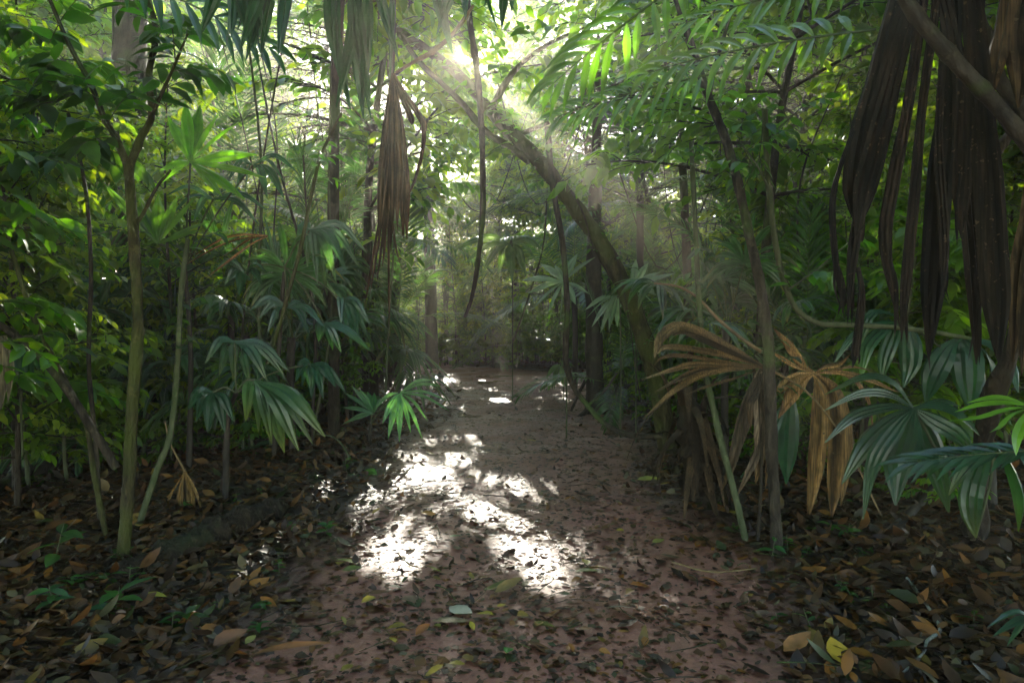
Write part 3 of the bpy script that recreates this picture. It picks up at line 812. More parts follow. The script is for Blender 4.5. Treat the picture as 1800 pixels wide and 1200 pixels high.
# --- rotten stump, log, brown palm trunk
b = G(1236, 885)
t = thing("rotten_stump", b, "dark rotten palm stump with peeling sheaths beside the brown dead frond", "stump")
mb = MB(); tube(mb, [b + (0, 0, -.05), b + (-.03, 0, .3), b + (-.1, 0, .6), b + (-.15, .02, .9)], [.17, .13, .13, .1, .04], (1, 1, 1), n=30, sides=14, rough=.14); mb.build("trunk", M["rot"], t)
mb = MB()
for k in range(38):
    a = rng.uniform(0, 6.28); z0 = rng.uniform(.15, .95); r0 = .13
    q, ns = bend(b + (-.15 * z0 + r0 * math.cos(a), r0 * math.sin(a), z0), (math.cos(a) * .35, math.sin(a) * .35, rng.uniform(-1, 1)), (math.cos(a), math.sin(a), .3), rng.uniform(.25, .7), 9, 3.0)
    strip(mb, q, np.linspace(.04, .008, 9), ns, np.array(BRN) * rng.uniform(.25, 1.2), 5, .3)
mb.build("sheath", M["dry"], t)
a_, b_ = G(235, 1015), G(492, 908)
t = thing("fallen_log", a_, "rotting dark log lying on the leaf litter at the left of the path", "log")
mb = MB(); tube(mb, [a_ + (-.1, -.05, .02), a_ * .7 + b_ * .3 + (0, .03, .04), a_ * .4 + b_ * .6 + (0, -.02, .07), b_ + (0, 0, .07)], [.07, .08, .09, .1, .075], (1, 1, 1), n=40, sides=14, rough=.13)
e = b_ + np.array([0, 0, .07]); mb.build("trunk", M["rot"], t)
mb = MB(); ax = unit(b_ - a_); tube(mb, [e - ax * .02, e + ax * .05], [.07, .02], (1, 1, 1), n=6, sides=12, rough=.25); mb.build("cut_end", M["rot"], t)
for lab, p0, p1, r in [("thin dark fallen trunk in deep shade behind the forked young tree", (-40, 888), (165, 800), .06), ("dark dead branch on the litter under the tan dead fan", (1560, 945), (1660, 860), .03)]:
    a_, b_ = G(*p0), G(*p1); t = thing("fallen_branch", a_, lab, "branch"); mb = MB()
    tube(mb, [a_ + (0, 0, r), (a_ + b_) / 2 + (0, 0, r * 1.6), b_ + (0, 0, r * 1.3 + (.12 if r < .05 else 0))], [r, r * .9, r * .7], (1, 1, 1), n=12, sides=8, rough=.1); mb.build("wood", M["dark"], t)

# --- young trees in front
t = sticks("young_tree", "young tree with a mossy yellowish trunk forking into two at the left of the path", "tree",
           [(212, 1030), (216, 980), (226, 860), (231, 740), (238, 640), (243, 560), (237, 450), (229, 340), (226, 292)], 3.95, 4.1, [.055, .038, .035, .033, .036, .031, .03, .028, .027], M["mossbark"], sides=10, rough=.05, part="trunk",
           kids=[("branch", [(226, 296), (205, 245), (185, 212), (160, 150), (120, 75), (75, -30)], 4.1, 4.5, [.024, .02, .018, .015, .01]),
                 ("branch", [(226, 296), (248, 242), (266, 205), (262, 130), (274, 60), (255, -30)], 4.1, 4.4, [.026, .022, .02, .018, .014]),
                 ("branch", [(232, 400), (252, 375), (275, 330), (300, 300)], 4.1, 4.0, [.012, .01, .007]),
                 ("branch", [(266, 205), (300, 130), (330, 60)], 4.2, 4.0, [.012, .009, .006])])
spray(t, [PP([(205, 245), (185, 212), (160, 150), (120, 75), (75, -30)], 4.1, 4.5), PP([(262, 130), (274, 60), (255, -30)], 4.3, 4.4), PP([(160, 150), (90, 180), (30, 160)], 4.3, 4.1), PP([(205, 245), (120, 270), (40, 280)], 4.2, 3.9), PP([(266, 205), (300, 130), (330, 60)], 4.2, 4), PP([(160, 150), (60, 60), (-20, 40)], 4.3, 4.3)], .16, DG + MG[:1], 9, .3, 7)
t = sticks("slender_tree", "slender grey-green tree standing in front of the brown dead frond at the right", "tree",
           [(1366, 1000), (1364, 930), (1358, 820), (1354, 700), (1350, 600), (1336, 500), (1316, 410), (1298, 325), (1275, 245), (1246, 172), (1215, 80), (1180, -30)], 4.2, 5.0, [.045, .037, .036, .036, .035, .034, .033, .031, .03, .028, .024], M["bark"], sides=9, rough=.05, part="trunk",
           kids=[("branch", [(1246, 172), (1256, 120), (1280, 40), (1290, -20)], 4.8, 4.7, [.018, .014, .01])])
spray(t, [PP([(1275, 245), (1246, 172), (1215, 80), (1180, -30)], 4.9, 5)], .13, MG, 8, .35, 7)
t = sticks("bent_sapling", "thin green sapling whose stem bends over to the horizontal behind the hanging dead frond", "sapling",
           [(1344, 190), (1347, 260), (1352, 340), (1362, 420), (1378, 495), (1402, 545), (1440, 568), (1500, 571), (1570, 575), (1650, 585), (1730, 600)], 4.6, 5.0, [.02, .02, .021, .02, .019, .02, .02, .018, .014], M["stem"], sides=7, rough=.03,
           kids=[("branch", [(1350, 330), (1330, 290), (1300, 250)], 4.6, 4.5, [.008, .005]), ("branch", [(1350, 245), (1380, 215), (1420, 180)], 4.6, 4.7, [.009, .005]), ("branch", [(1385, 510), (1440, 470), (1500, 420)], 4.7, 4.9, [.008, .005])])
spray(t, [PP([(1385, 510), (1440, 470), (1500, 420)], 4.7, 4.9), PP([(1350, 245), (1380, 215), (1420, 180)], 4.6, 4.7), PP([(1344, 190), (1330, 290), (1300, 250)], 4.6, 4.5)], .11, MG, 5, .25, 6)
for i, (lab, pts, d0, d1, r) in enumerate([
        ("leaning thin mottled stem between the rotten stump and the slender tree", [(1312, 955), (1292, 870), (1266, 770), (1250, 700), (1238, 640), (1228, 520), (1222, 390), (1215, 250)], 4.5, 5.2, .024),
        ("very thin dark stem close beside the foot of the slender tree at the right", [(1332, 950), (1338, 840), (1340, 720), (1345, 600), (1342, 480)], 4.5, 4.8, .012),
        ("bare diagonal stem crossing the bright leaves above the small path-edge palm", [(470, 640), (500, 540), (530, 430), (548, 340), (566, 270), (600, 200)], 5.6, 6.2, .018),
        ("thin straight stem standing beside the hanging dead frond", [(678, 690), (684, 560), (690, 470), (694, 400), (700, 260)], 8.5, 8.6, .016),
        ("thick diagonal green stem leaning in from the left edge towards the young tree", [(204, 822), (160, 750), (100, 660), (40, 600), (-40, 545)], 4.3, 4.0, .026),
        ("second diagonal stem crossing low in the shade left of the young tree", [(186, 940), (165, 830), (150, 740), (110, 660), (60, 560), (20, 440)], 4.3, 4.4, .018),
        ("dark thin stem leaning right behind the young tree", [(235, 950), (275, 830), (300, 760), (312, 640), (318, 520), (330, 420)], 4.5, 4.8, .022),
        ("thin pale-flecked stem rising just left of the young tree", [(176, 935), (170, 800), (156, 640), (160, 480), (150, 330), (120, 200)], 4.5, 4.7, .015),
        ("lone thin stem rising beside the pale fan palm in the middle of the thicket", [(902, 600), (930, 520), (955, 430), (962, 330)], 12, 12.3, .02)]):
    t = sticks("slender_tree", lab, "tree", pts, d0, d1, [r, r * .9, r * .75], M[["stem", "bark", "mossbark"][i % 3]], sides=6, rough=.05)
    q = PP(pts, d0, d1)
    spray(t, [q[len(q) // 2:]], .1, [DG, MG][i in (2, 3, 8)], 5, .25, 6)

# --- dead hanging fronds
t = thing("hanging_dead_frond", P(690, 130, 5), "brown withered fan frond hanging over the left side of the path", "dead frond")
it = []
for k in range(13):
    x1 = 664 + k * 4.3 + rng.normal(0, 3); y1 = rng.uniform(380, 450)
    it.append((rng.uniform(5, 8), [(690 + (x1 - 690) * .35, 190), (690 + (x1 - 690) * .85, 300), (x1, y1)]))
for x1, y1 in [(650, 520), (662, 500), (640, 545), (672, 470), (705, 470), (684, 590)]: it.append((2.2, [(682, 300), ((682 + x1) / 2, 420), (x1, y1)]))
it += [(6, [(712, 165), (738, 205), (746, 222), (742, 250)]), (4.5, [(715, 175), (742, 212), (744, 260), (728, 320), (715, 350)]), (6, [(706, 170), (722, 205), (724, 220)])]
frond_of(t, (690, 128), 5.0, it, BRN, M["dry"], petiole=[(688, -60), (692, 20), (690, 130)], pr=.022, pcol="dark", depth=.06, cols=5, pleat=.4, root=.4, jit=.35, taper=.8)
sticks("dead_branch", "dry split branch slanting above the hanging brown frond", "branch", [(832, 10), (800, 55), (765, 88), (735, 105), (695, 128)], 5.0, 5.0, [.012, .014, .02, .016, .008], M["tan"], rough=.12)

t = thing("large_dead_frond", P(1650, -60, 2.35), "huge dark brown dead fan frond hanging down at the right edge in front of everything", "dead frond")
it = [(26, [(1590, -30), (1548, 120), (1516, 250), (1508, 330), (1506, 400)], 1), (20, [(1612, -30), (1575, 120), (1540, 260), (1516, 350), (1503, 440)], 1), (11, [(1600, -20), (1552, 170), (1522, 320), (1500, 440), (1490, 565)], 1),
      (6, [(1500, 230), (1475, 300), (1463, 360), (1468, 450), (1484, 560)], 1), (11, [(1625, -20), (1597, 180), (1570, 320), (1556, 430), (1582, 575)], 1), (10, [(1650, -20), (1622, 180), (1606, 360), (1592, 500), (1584, 600)], 1),
      (21, [(1672, -20), (1668, 160), (1650, 340), (1640, 500), (1633, 628)], 1), (25, [(1720, -20), (1702, 160), (1700, 330), (1712, 480), (1716, 640)], 1), (23, [(1705, -20), (1728, 200), (1740, 360), (1750, 520), (1756, 640)], 1),
      (7, [(1508, 470), (1515, 520), (1505, 610), (1500, 640)], 1), (8, [(1660, 60), (1650, 250), (1660, 420), (1655, 520)], 1), (17, [(1650, -40), (1690, 150), (1690, 300), (1690, 420)], 1)]
for w, p, _ in list(it):
    e, f = p[-1], p[-2]
    for k in range(3):
        it.append((rng.uniform(1.5, 4), [f, ((e[0] + f[0]) / 2 + rng.uniform(-9, 9), (e[1] + f[1]) / 2), (e[0] + rng.uniform(-16, 16), e[1] + rng.uniform(-30, 25))], 1))
frond_of(t, (1650, -60), 2.35, it, DBR, M["dry"], depth=.06, cols=7, pleat=.2, root=.75, jit=.3, n=18, taper=.75)
t = thing("torn_dead_frond", P(1790, -40, 2.5), "torn strip of a brown dead frond hanging in the top right corner", "dead frond")
frond_of(t, (1790, -40), 2.5, [(22, [(1775, -20), (1762, 60), (1752, 110), (1748, 160)], 1), (20, [(1800, -20), (1788, 60), (1795, 130), (1790, 190)], 1)], BRN, M["dry"], depth=.2, cols=5, root=.8, jit=.2)
t = thing("dangling_dead_frond", P(1800, 340, 3.0), "narrow brown dead frond dangling at the right edge below the diagonal canes", "dead frond")
frond_of(t, (1812, 330), 3.0, [(16, [(1800, 420), (1788, 520), (1780, 640)]), (12, [(1808, 450), (1800, 560), (1796, 660)])], BRN, M["dry"], depth=.1, root=.6)
sticks("bamboo_cane", "smooth dark cane with nodes slanting down across the large dead frond", "cane", [(1560, -45), (1620, 40), (1690, 120), (1760, 195), (1830, 285)], 2.15, 2.2, [.02, .023, .024, .024, .024], M["dark"], sides=10, rough=.0, knots=5)
sticks("bamboo_cane", "darker cane slanting steeply down to the right in the top right corner", "cane", [(1700, -40), (1726, 60), (1750, 130), (1790, 185), (1830, 230)], 2.7, 2.7, [.028, .028, .026, .025], M["dark"], sides=10, rough=.0, knots=4)
sticks("bamboo_cane", "short cane rising from behind the large dead frond to the right edge", "cane", [(1738, 290), (1765, 250), (1790, 215), (1830, 150)], 3.0, 2.9, [.02, .02, .018], M["bark"], sides=8, rough=.02, knots=3)

# --- dead fronds on the right
t = thing("brown_dead_frond", P(1342, 642, 4.75), "brown and olive dead fan frond arching left from behind the slender tree", "dead frond")
frond_of(t, (1345, 645), 4.75, [(15, [(1290, 612), (1230, 582), (1190, 573), (1160, 595), (1151, 628)]), (17, [(1285, 618), (1235, 595), (1200, 583), (1182, 590)]), (9, [(1270, 625), (1215, 613), (1170, 610), (1155, 622)]), (8, [(1270, 635), (1200, 625), (1165, 628), (1150, 642)]),
      (8, [(1280, 642), (1220, 640), (1180, 650), (1126, 668)]), (11, [(1280, 650), (1230, 660), (1180, 690), (1130, 737)]), (9, [(1290, 648), (1240, 648), (1200, 662), (1150, 690)]), (4, [(1290, 665), (1240, 680), (1204, 694)]),
      (8, [(1232, 612), (1215, 622), (1212, 655)], 1), (9, [(1300, 630), (1240, 615), (1180, 612)])], (.1, .062, .028), M["dry"], petiole=[(1345, 645), (1420, 690), (1500, 790)], depth=.25, jit=.35, root=.2, tip=(.2, .15, .09), pcol="tan", n=14)
t = thing("tan_dead_frond", P(1430, 655, 4.8), "tan withered fan frond with wide segments drooping behind the glossy green palm", "dead frond")
frond_of(t, (1432, 655), 4.8, [(15, [(1440, 690), (1440, 760), (1430, 850), (1420, 915)]), (18, [(1462, 690), (1476, 760), (1468, 850), (1462, 910)]), (13, [(1470, 680), (1488, 740), (1488, 820), (1478, 890)]), (13, [(1410, 668), (1388, 700), (1368, 735)]), (11, [(1400, 660), (1375, 680), (1358, 700)]),
      (7, [(1480, 655), (1530, 668), (1580, 690)]), (6, [(1490, 660), (1525, 700), (1535, 760)]), (6, [(1470, 650), (1500, 645), (1545, 655)]), (8, [(1410, 640), (1385, 605), (1360, 577)]), (7, [(1400, 645), (1375, 630), (1350, 615)]), (6, [(1450, 645), (1475, 640), (1495, 622)])], TAN, M["dry"], petiole=[(1432, 655), (1470, 740), (1560, 930)], depth=.2, jit=.2, root=.25, tip=(.13, .08, .04), pcol="tan", n=14)
t = thing("grey_dead_frond", P(1340, 650, 4.4), "folded grey and tan dead frond hanging behind the slender tree trunk", "dead frond")
frond_of(t, (1340, 650), 4.6, [(13, [(1332, 665), (1336, 740), (1335, 810), (1328, 850)]), (10, [(1318, 690), (1300, 760), (1285, 820), (1268, 862)]), (9, [(1326, 690), (1310, 745), (1290, 800), (1272, 850)]), (8, [(1330, 690), (1318, 710), (1320, 755)]), (10, [(1338, 770), (1315, 830), (1296, 870)]), (7, [(1345, 700), (1350, 790), (1345, 860)])], GRB, M["dry"], depth=.15, jit=.25, root=.4, tip=TAN)
t = thing("drooping_green_segment", P(1375, 700, 4.9), "single broad green palm frond hanging below the tan dead one", "frond")
frond_of(t, (1392, 690), 4.9, [(19, [(1388, 730), (1384, 800), (1382, 850)]), (12, [(1370, 730), (1350, 770), (1325, 815), (1300, 840)])], PG, M["palm"], depth=.1, root=.3)
sticks("orange_stalk", "dry orange frond stalk bent like an elbow above the brown dead frond", "dead stalk", [(1150, 498), (1190, 503), (1225, 522), (1262, 560), (1300, 592), (1338, 618)], 5.3, 4.9, [.006, .009, .011, .013, .014], M["tan"], sides=6)

# --- green palms on the right
t = thing("fan_palm", G(1712, 965), "glossy dark green fan palm spreading low before the tan dead frond", "palm")
mb = MB(); tube(mb, [G(1712, 965) + (0, 0, -.05), P(1716, 900, 4.35), P(1724, 800, 4.3), P(1745, 705, 4.25), P(1780, 610, 4.2), P(1822, 470, 4.2)], [.075, .065, .06, .055, .05, .045], (1, 1, 1), n=22, sides=9, rough=.1); mb.build("trunk", M["rot"], t)
frond_of(t, (1606, 717), 4.0, [(10, [(1570, 672), (1520, 662), (1450, 693)]), (9, [(1560, 692), (1510, 692), (1448, 722)]), (12, [(1560, 715), (1500, 732), (1450, 778)]), (20, [(1570, 738), (1520, 785), (1480, 850)]), (14, [(1575, 752), (1535, 815), (1517, 912)]), (25, [(1597, 760), (1578, 820), (1574, 888)]),
      (22, [(1626, 760), (1650, 830), (1668, 900)]), (17, [(1640, 738), (1685, 765), (1712, 800)]), (14, [(1650, 714), (1690, 730), (1722, 765)]), (9, [(1640, 708), (1665, 706), (1690, 715)])], PG, M["palm"], tip=(.06, .1, .03), petiole=[(1606, 717), (1640, 780), (1680, 850), (1714, 930)], depth=.35, root=.2, n=14, cols=7, pleat=.2)
frond_of(t, (1748, 785), 3.7, [(22, [(1728, 810), (1708, 860), (1706, 905), (1716, 945)]), (24, [(1768, 810), (1786, 860), (1790, 900), (1790, 935)]), (16, [(1720, 800), (1690, 830), (1668, 870)]), (16, [(1790, 795), (1815, 830), (1825, 880)])], PG, M["palm"], tip=(.1, .11, .03), petiole=[(1748, 785), (1740, 850), (1716, 940)], depth=.3, root=.25, cols=7, pleat=.2)
t = thing("fan_palm", G(1745, 900), "bluish green fan palm with two drooping leaves behind the bent green stem", "palm")
mb = MB(); tube(mb, [G(1745, 900) + (0, 0, -.05), P(1735, 750, 5.1), P(1690, 640, 5.1)], [.04, .03, .02], (1, 1, 1), n=12, sides=7); mb.build("trunk", M["dark"], t)
frond_of(t, (1688, 592), 5.0, [(27, [(1665, 615), (1640, 660), (1627, 708)]), (28, [(1698, 620), (1702, 670), (1705, 722)]), (14, [(1712, 620), (1722, 680), (1722, 715)]), (18, [(1725, 615), (1750, 660), (1765, 705)]), (14, [(1740, 605), (1775, 640), (1790, 690)]), (9, [(1735, 600), (1770, 612), (1800, 640)])], BG, M["palm"], petiole=[(1688, 592), (1690, 640)], depth=.3, root=.3, cols=7, pleat=.2)
frond_of(t, (1588, 566), 5.1, [(15, [(1555, 578), (1524, 610), (1513, 668)]), (14, [(1572, 585), (1555, 630), (1550, 672)]), (19, [(1598, 590), (1600, 640), (1588, 682)]), (10, [(1545, 568), (1500, 590), (1465, 640)]), (11, [(1560, 550), (1530, 552), (1508, 600), (1506, 640)])], PG, M["palm"], petiole=[(1588, 566), (1640, 600), (1690, 640)], depth=.3, root=.25, cols=7, pleat=.2, tip=LIME)
t = thing("feather_palm", P(1835, 830, 3.4), "small feather palm frond reaching in from the right edge over the glossy leaves", "palm")
mb = MB(); b0 = P(1840, 792, 3.4); pinnate(mb, b0, P(1640, 800, 3.5) - b0, (0, -.4, 1), .62, 9, .26, .022, .25, PG, stalk=.1, ang=40); mb.build("frond", M["palm"], t, smooth=False)
t = thing("lime_sprig", P(1835, 720, 3.4), "lime green sprig with narrow leaves at the right edge before the brown palm trunk", "sprig")
frond_of(t, (1815, 715), 3.3, [(6, [(1770, 708), (1720, 712), (1678, 724)]), (6, [(1770, 720), (1720, 735), (1665, 740)]), (7, [(1780, 730), (1760, 750), (1740, 760)]), (9, [(1800, 740), (1788, 770), (1786, 800)]), (5, [(1770, 700), (1735, 700), (1700, 708)])], LIME, M["palm"], petiole=[(1815, 715), (1860, 760)], pr=.005, cols=3)
t = thing("fan_palm", G(1860, 1130), "tiny bright fan palm leaf poking in at the lower right corner", "palm")
frond_of(t, (1812, 1084), 2.85, [(7, [(1780, 1078), (1736, 1102)]), (7, [(1790, 1090), (1745, 1118)]), (6, [(1795, 1100), (1770, 1135)]), (5, [(1790, 1075), (1758, 1080)])], BG, M["palm"], petiole=[(1812, 1084), (1850, 1120)], pr=.005, cols=3)

# --- palms on the left
def fan_px(t, hub, d, ends, w, col, mid=.5, lift=12, **k):
    it = []
    for e in ends:
        m = (hub[0] + (e[0] - hub[0]) * mid, hub[1] + (e[1] - hub[1]) * mid - lift)
        it.append((w * rng.uniform(.8, 1.2), [m, e]))
    return frond_of(t, hub, d, it, col, M["palm"], **k)


def left_palm(label, base, trunk, specs, mat="dark"):
    t = thing("fan_palm", base, label, "palm")
    mb = MB(); tube(mb, [np.asarray(base) + (0, 0, -.05)] + [P(*q) for q in trunk], [.028, .022, .018], (1, 1, 1), n=14, sides=8, rough=.06); mb.build("trunk", M[mat], t)
    for hub, d, ends, w, col, lift, kw in specs:
        fan_px(t, hub, d, ends, w, col, lift=lift, petiole=[hub, ((hub[0] + trunk[-1][0]) / 2, (hub[1] + trunk[-1][1]) / 2 - 10), trunk[-1][:2]], **kw)
    return t


bx = P(330, 700, 6.2)
left_palm("bright green fan palm with stiff upright leaves left of the hanging brown frond", (bx[0], 6.2, float(T(bx[0], 6.2))), [(335, 620, 6.2), (325, 470, 6.1)], [
    ((335, 285), 6.0, [(325, 178), (352, 185), (385, 200), (420, 215), (295, 205), (450, 272), (466, 312), (432, 352), (280, 300), (270, 330), (390, 345)], 11, LIME, 4, {}),
    ((278, 428), 5.7, [(182, 322), (215, 332), (245, 345), (278, 340), (312, 345), (345, 345), (372, 388), (350, 405)], 11, (.07, .18, .03), 2, {}),
    ((445, 290), 6.4, [(415, 335), (400, 320), (430, 345), (470, 350), (500, 320), (520, 300), (500, 350)], 7, BG, 22, {}),
    ((375, 350), 6.5, [(290, 345), (300, 380), (440, 350), (470, 370), (455, 395), (340, 390)], 7, BG, 20, {})])
bx = P(480, 740, 6.6)
left_palm("tall fan palm with long drooping bluish fronds left of the path", (bx[0], 6.6, float(T(bx[0], 6.6))), [(490, 620, 6.6), (500, 470, 6.5)], [
    ((545, 405), 6.3, [(540, 470), (558, 500), (575, 520), (592, 500), (610, 480), (632, 470), (645, 445), (525, 450)], 9, BG, 32, dict(tip=(.09, .12, .05))),
    ((598, 527), 6.4, [(600, 570), (615, 590), (632, 600), (645, 590), (650, 570)], 9, BG, 22, {}),
    ((570, 568), 6.2, [(560, 600), (585, 615), (625, 600), (645, 612), (652, 618), (600, 620)], 9, BG, 12, dict(tip=LIME)),
    ((505, 540), 6.2, [(440, 545), (455, 560), (540, 560), (570, 575), (545, 590), (470, 585)], 8, BG, 18, {}),
    ((430, 480), 6.4, [(380, 470), (395, 500), (420, 520), (460, 500), (470, 480)], 8, PG, 16, {})])
bx = P(395, 800, 5.3)
left_palm("low fan palm with broad olive-tipped leaves drooping by the path's left edge", (bx[0], 5.3, float(T(bx[0], 5.3))), [(400, 740, 5.3), (415, 690, 5.2)], [
    ((448, 668), 5.0, [(432, 740), (455, 762), (478, 780), (500, 795), (525, 792), (550, 780), (572, 768)], 15, (.045, .1, .045), 24, dict(tip=OLV, cols=5)),
    ((412, 600), 5.2, [(385, 660), (410, 670), (440, 680), (470, 670), (500, 660), (510, 655), (360, 640)], 11, BG, 22, dict(tip=OLV)),
    ((545, 640), 5.8, [(530, 680), (548, 700), (568, 700), (590, 680), (608, 690), (520, 670)], 10, PG, 16, {}),
    ((375, 690), 5.0, [(330, 720), (345, 740), (365, 760), (395, 760), (410, 740)], 11, PG, 16, {})])
b0 = G(648, 782)
t = left_palm("small green fan palm growing right at the left edge of the dirt path", b0, [(652, 745, 8.0)], [
    ((657, 726), 7.9, [(604, 690), (618, 678), (632, 684), (646, 688), (658, 690), (600, 716), (602, 745), (668, 700), (612, 740)], 5.5, (.08, .2, .11), 3, {}),
    ((703, 690), 7.7, [(790, 722), (786, 704), (775, 678), (762, 668), (742, 770), (722, 760), (702, 776), (682, 772), (672, 745), (660, 718), (752, 740)], 5.5, (.09, .22, .12), 9, {})])
t = sticks("bent_palm_shoot", "bent palm shoot with a bright green leaf bowing over the litter left of the path", "shoot", [(556, 762), (590, 770), (612, 800), (624, 842)], 6.9, 6.5, [.008, .008, .007, .006], M["stem"], sides=6)
frond_of(t, (624, 842), 6.5, [(12, [(645, 868), (672, 882), (716, 884)]), (8, [(640, 862), (660, 884), (690, 888)]), (9, [(640, 832), (655, 828), (662, 836)])], (.06, .17, .03), M["palm"], cols=5, tip=LIME)
t = thing("hanging_dead_frond", P(325, 830, 5.0), "small straw-coloured dead fan frond drooping onto the litter behind the log", "dead frond")
frond_of(t, (325, 828), 5.0, [(7, [(318, 870), (314, 918)]), (8, [(326, 870), (328, 920)]), (7, [(334, 870), (340, 915)]), (4, [(305, 860), (295, 880), (306, 905)]), (4, [(338, 850), (350, 880), (357, 912)]), (6, [(322, 870), (320, 915)])], TAN, M["dry"], petiole=[(325, 828), (300, 780), (290, 740)], pcol="tan", pr=.008, depth=.08, root=.3, taper=.9)
t = thing("fallen_dead_frond", P(380, 440, 5.6), "rust brown dead frond caught in the leaves left of the drooping bluish palm", "dead frond")
frond_of(t, (470, 415), 5.6, [(4, [(420, 420), (370, 440), (320, 470)]), (4, [(430, 412), (390, 420), (340, 450)]), (3, [(440, 430), (400, 460), (360, 490)]), (4, [(440, 420), (410, 440), (350, 480)])], (.2, .09, .04), M["dry"], depth=.2, root=.6)
t = thing("hanging_dead_frond", P(10, 600, 3.9), "pale dead frond hanging in the shade at the very left edge", "dead frond")
frond_of(t, (5, 590), 3.9, [(10, [(4, 650), (2, 720)]), (6, [(18, 640), (14, 710)])], GRB, M["dry"], depth=.1, root=.6)
t = thing("fan_palm", P(40, 760, 4.4) * (1, 1, 0), "dark fan palm leaf drooping at the left edge behind the diagonal stem", "palm")
fan_px(t, (32, 606), 4.4, [(10, 660), (24, 690), (42, 690), (58, 680), (70, 650)], 11, PG, lift=10, petiole=[(32, 606), (36, 700), (40, 800)])

# --- palms in the middle
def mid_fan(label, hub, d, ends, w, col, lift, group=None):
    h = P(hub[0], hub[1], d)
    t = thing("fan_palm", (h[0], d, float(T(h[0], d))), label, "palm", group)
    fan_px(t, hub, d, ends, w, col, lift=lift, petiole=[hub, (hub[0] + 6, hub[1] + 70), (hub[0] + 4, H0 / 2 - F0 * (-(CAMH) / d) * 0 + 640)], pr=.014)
mid_fan("silvery fan palm leaf with painted sky sheen, spread like a star behind the curved vine", (990, 495), 8.6, [(918, 492), (928, 515), (935, 545), (962, 552), (975, 466), (950, 464), (1012, 535), (1038, 518), (1015, 446), (1046, 452), (985, 560), (1000, 540)], 7, (.2, .3, .29), 4)  # pale blue pigment stands in for sky reflected on the leaf
mid_fan("silvery fan palm leaf with painted sky sheen just right of the leaning trunk", (1112, 508), 8.2, [(1160, 478), (1188, 480), (1165, 520), (1118, 456), (1140, 462), (1150, 535), (1090, 540), (1125, 550)], 7, (.2, .3, .29), 4)  # sky reflection put into this leaf's colour as well
mid_fan("drooping grey-green fan palm leaf left of the leaning trunk's foot", (1085, 520), 8.6, [(1030, 560), (1040, 575), (1055, 585), (1070, 580), (1028, 545), (1085, 575)], 6, (.16, .25, .22), 8)
mid_fan("large pale fan palm leaf drooping over the middle of the thicket", (895, 428), 12.5, [(795, 440), (815, 465), (845, 485), (875, 485), (900, 495), (925, 485), (948, 465), (955, 440), (830, 425)], 8, (.09, .15, .07), 14)
mid_fan("pale fan palm leaf hanging low beside the far right bend of the path", (985, 640), 12.5, [(960, 665), (972, 675), (990, 680), (1005, 665), (1010, 645)], 5, (.12, .18, .1), 6)

for lab, px, d, h, nf, sc in [
        ("feather palm with arching pale fronds just left of the path's far bend", 700, 13.0, 1.4, 10, 1.1), ("tall feather palm arching over the left of the path below the sun gap", 640, 11.5, 2.6, 11, 1.2),
        ("feather palm standing on the right of the path behind the silvery fan leaves", 1010, 14.5, 2.2, 10, 1.2), ("tall feather palm with bright fronds above the far end of the path", 905, 22.0, 4.2, 12, 1.4),
        ("low bright green feather palm lit by the sun at the end of the path", 868, 20.8, .35, 9, .8), ("second low lit feather palm just right of the bright one at the path's end", 925, 21.5, .5, 9, .8),
        ("feather palm deep in the left thicket above the small path-edge palm", 560, 10.0, 1.6, 9, 1.0), ("feather palm with green fronds right of the leaning tree's top", 1120, 12.0, 3.6, 11, 1.3),
        ("feather palm half hidden behind the slender tree", 1300, 9.5, 2.0, 9, 1.1), ("feather palm low behind the brown dead frond", 1420, 7.2, .8, 8, .8), ("dark feather palm low at the right behind the curved vine", 1085, 10.4, .5, 8, .8),
        ("tall feather palm rising far left behind the bright fan palm", 420, 11.5, 3.4, 10, 1.2)]:
    q = P(px, 600, d); palm("feather", (q[0], d, float(T(q[0], d))), h, nf, sc, lab, None, random.uniform(0, 6.28))

# --- fronds reaching in from the top
t = thing("overhanging_palm_frond", P(900, -60, 3.6), "dark green palm frond with long leaflets drooping from the top left of the picture", "frond")
mb = MB(); it = []
q = spline([(900, -70), (780, -45), (640, -50), (500, -50), (380, -60)], 40)
for k in range(30):
    x, y = q[int(rng.uniform(0, 39))]; L = 50 + 170 * math.exp(-((x - 600) / 120) ** 2) * rng.uniform(.4, 1.15) + rng.uniform(-20, 30)
    sw = rng.uniform(-45, 45)
    it.append((rng.uniform(6, 15), [(x, y), (x + sw * .25, y + L * .5), (x + sw, y + L + 45)], 1))
blade_set(mb, (640, -50), 3.6, it, (.02, .065, .03), depth=.2, root=.25); o = mb.build("frond", M["palm"], t, smooth=False)
mb = MB(); tube(mb, PP([(900, -70), (780, -45), (640, -50), (500, -50), (380, -60)], 3.6), [.014, .012, .006], (1, 1, 1), sides=6); mb.build("midrib", M["stem"], o)
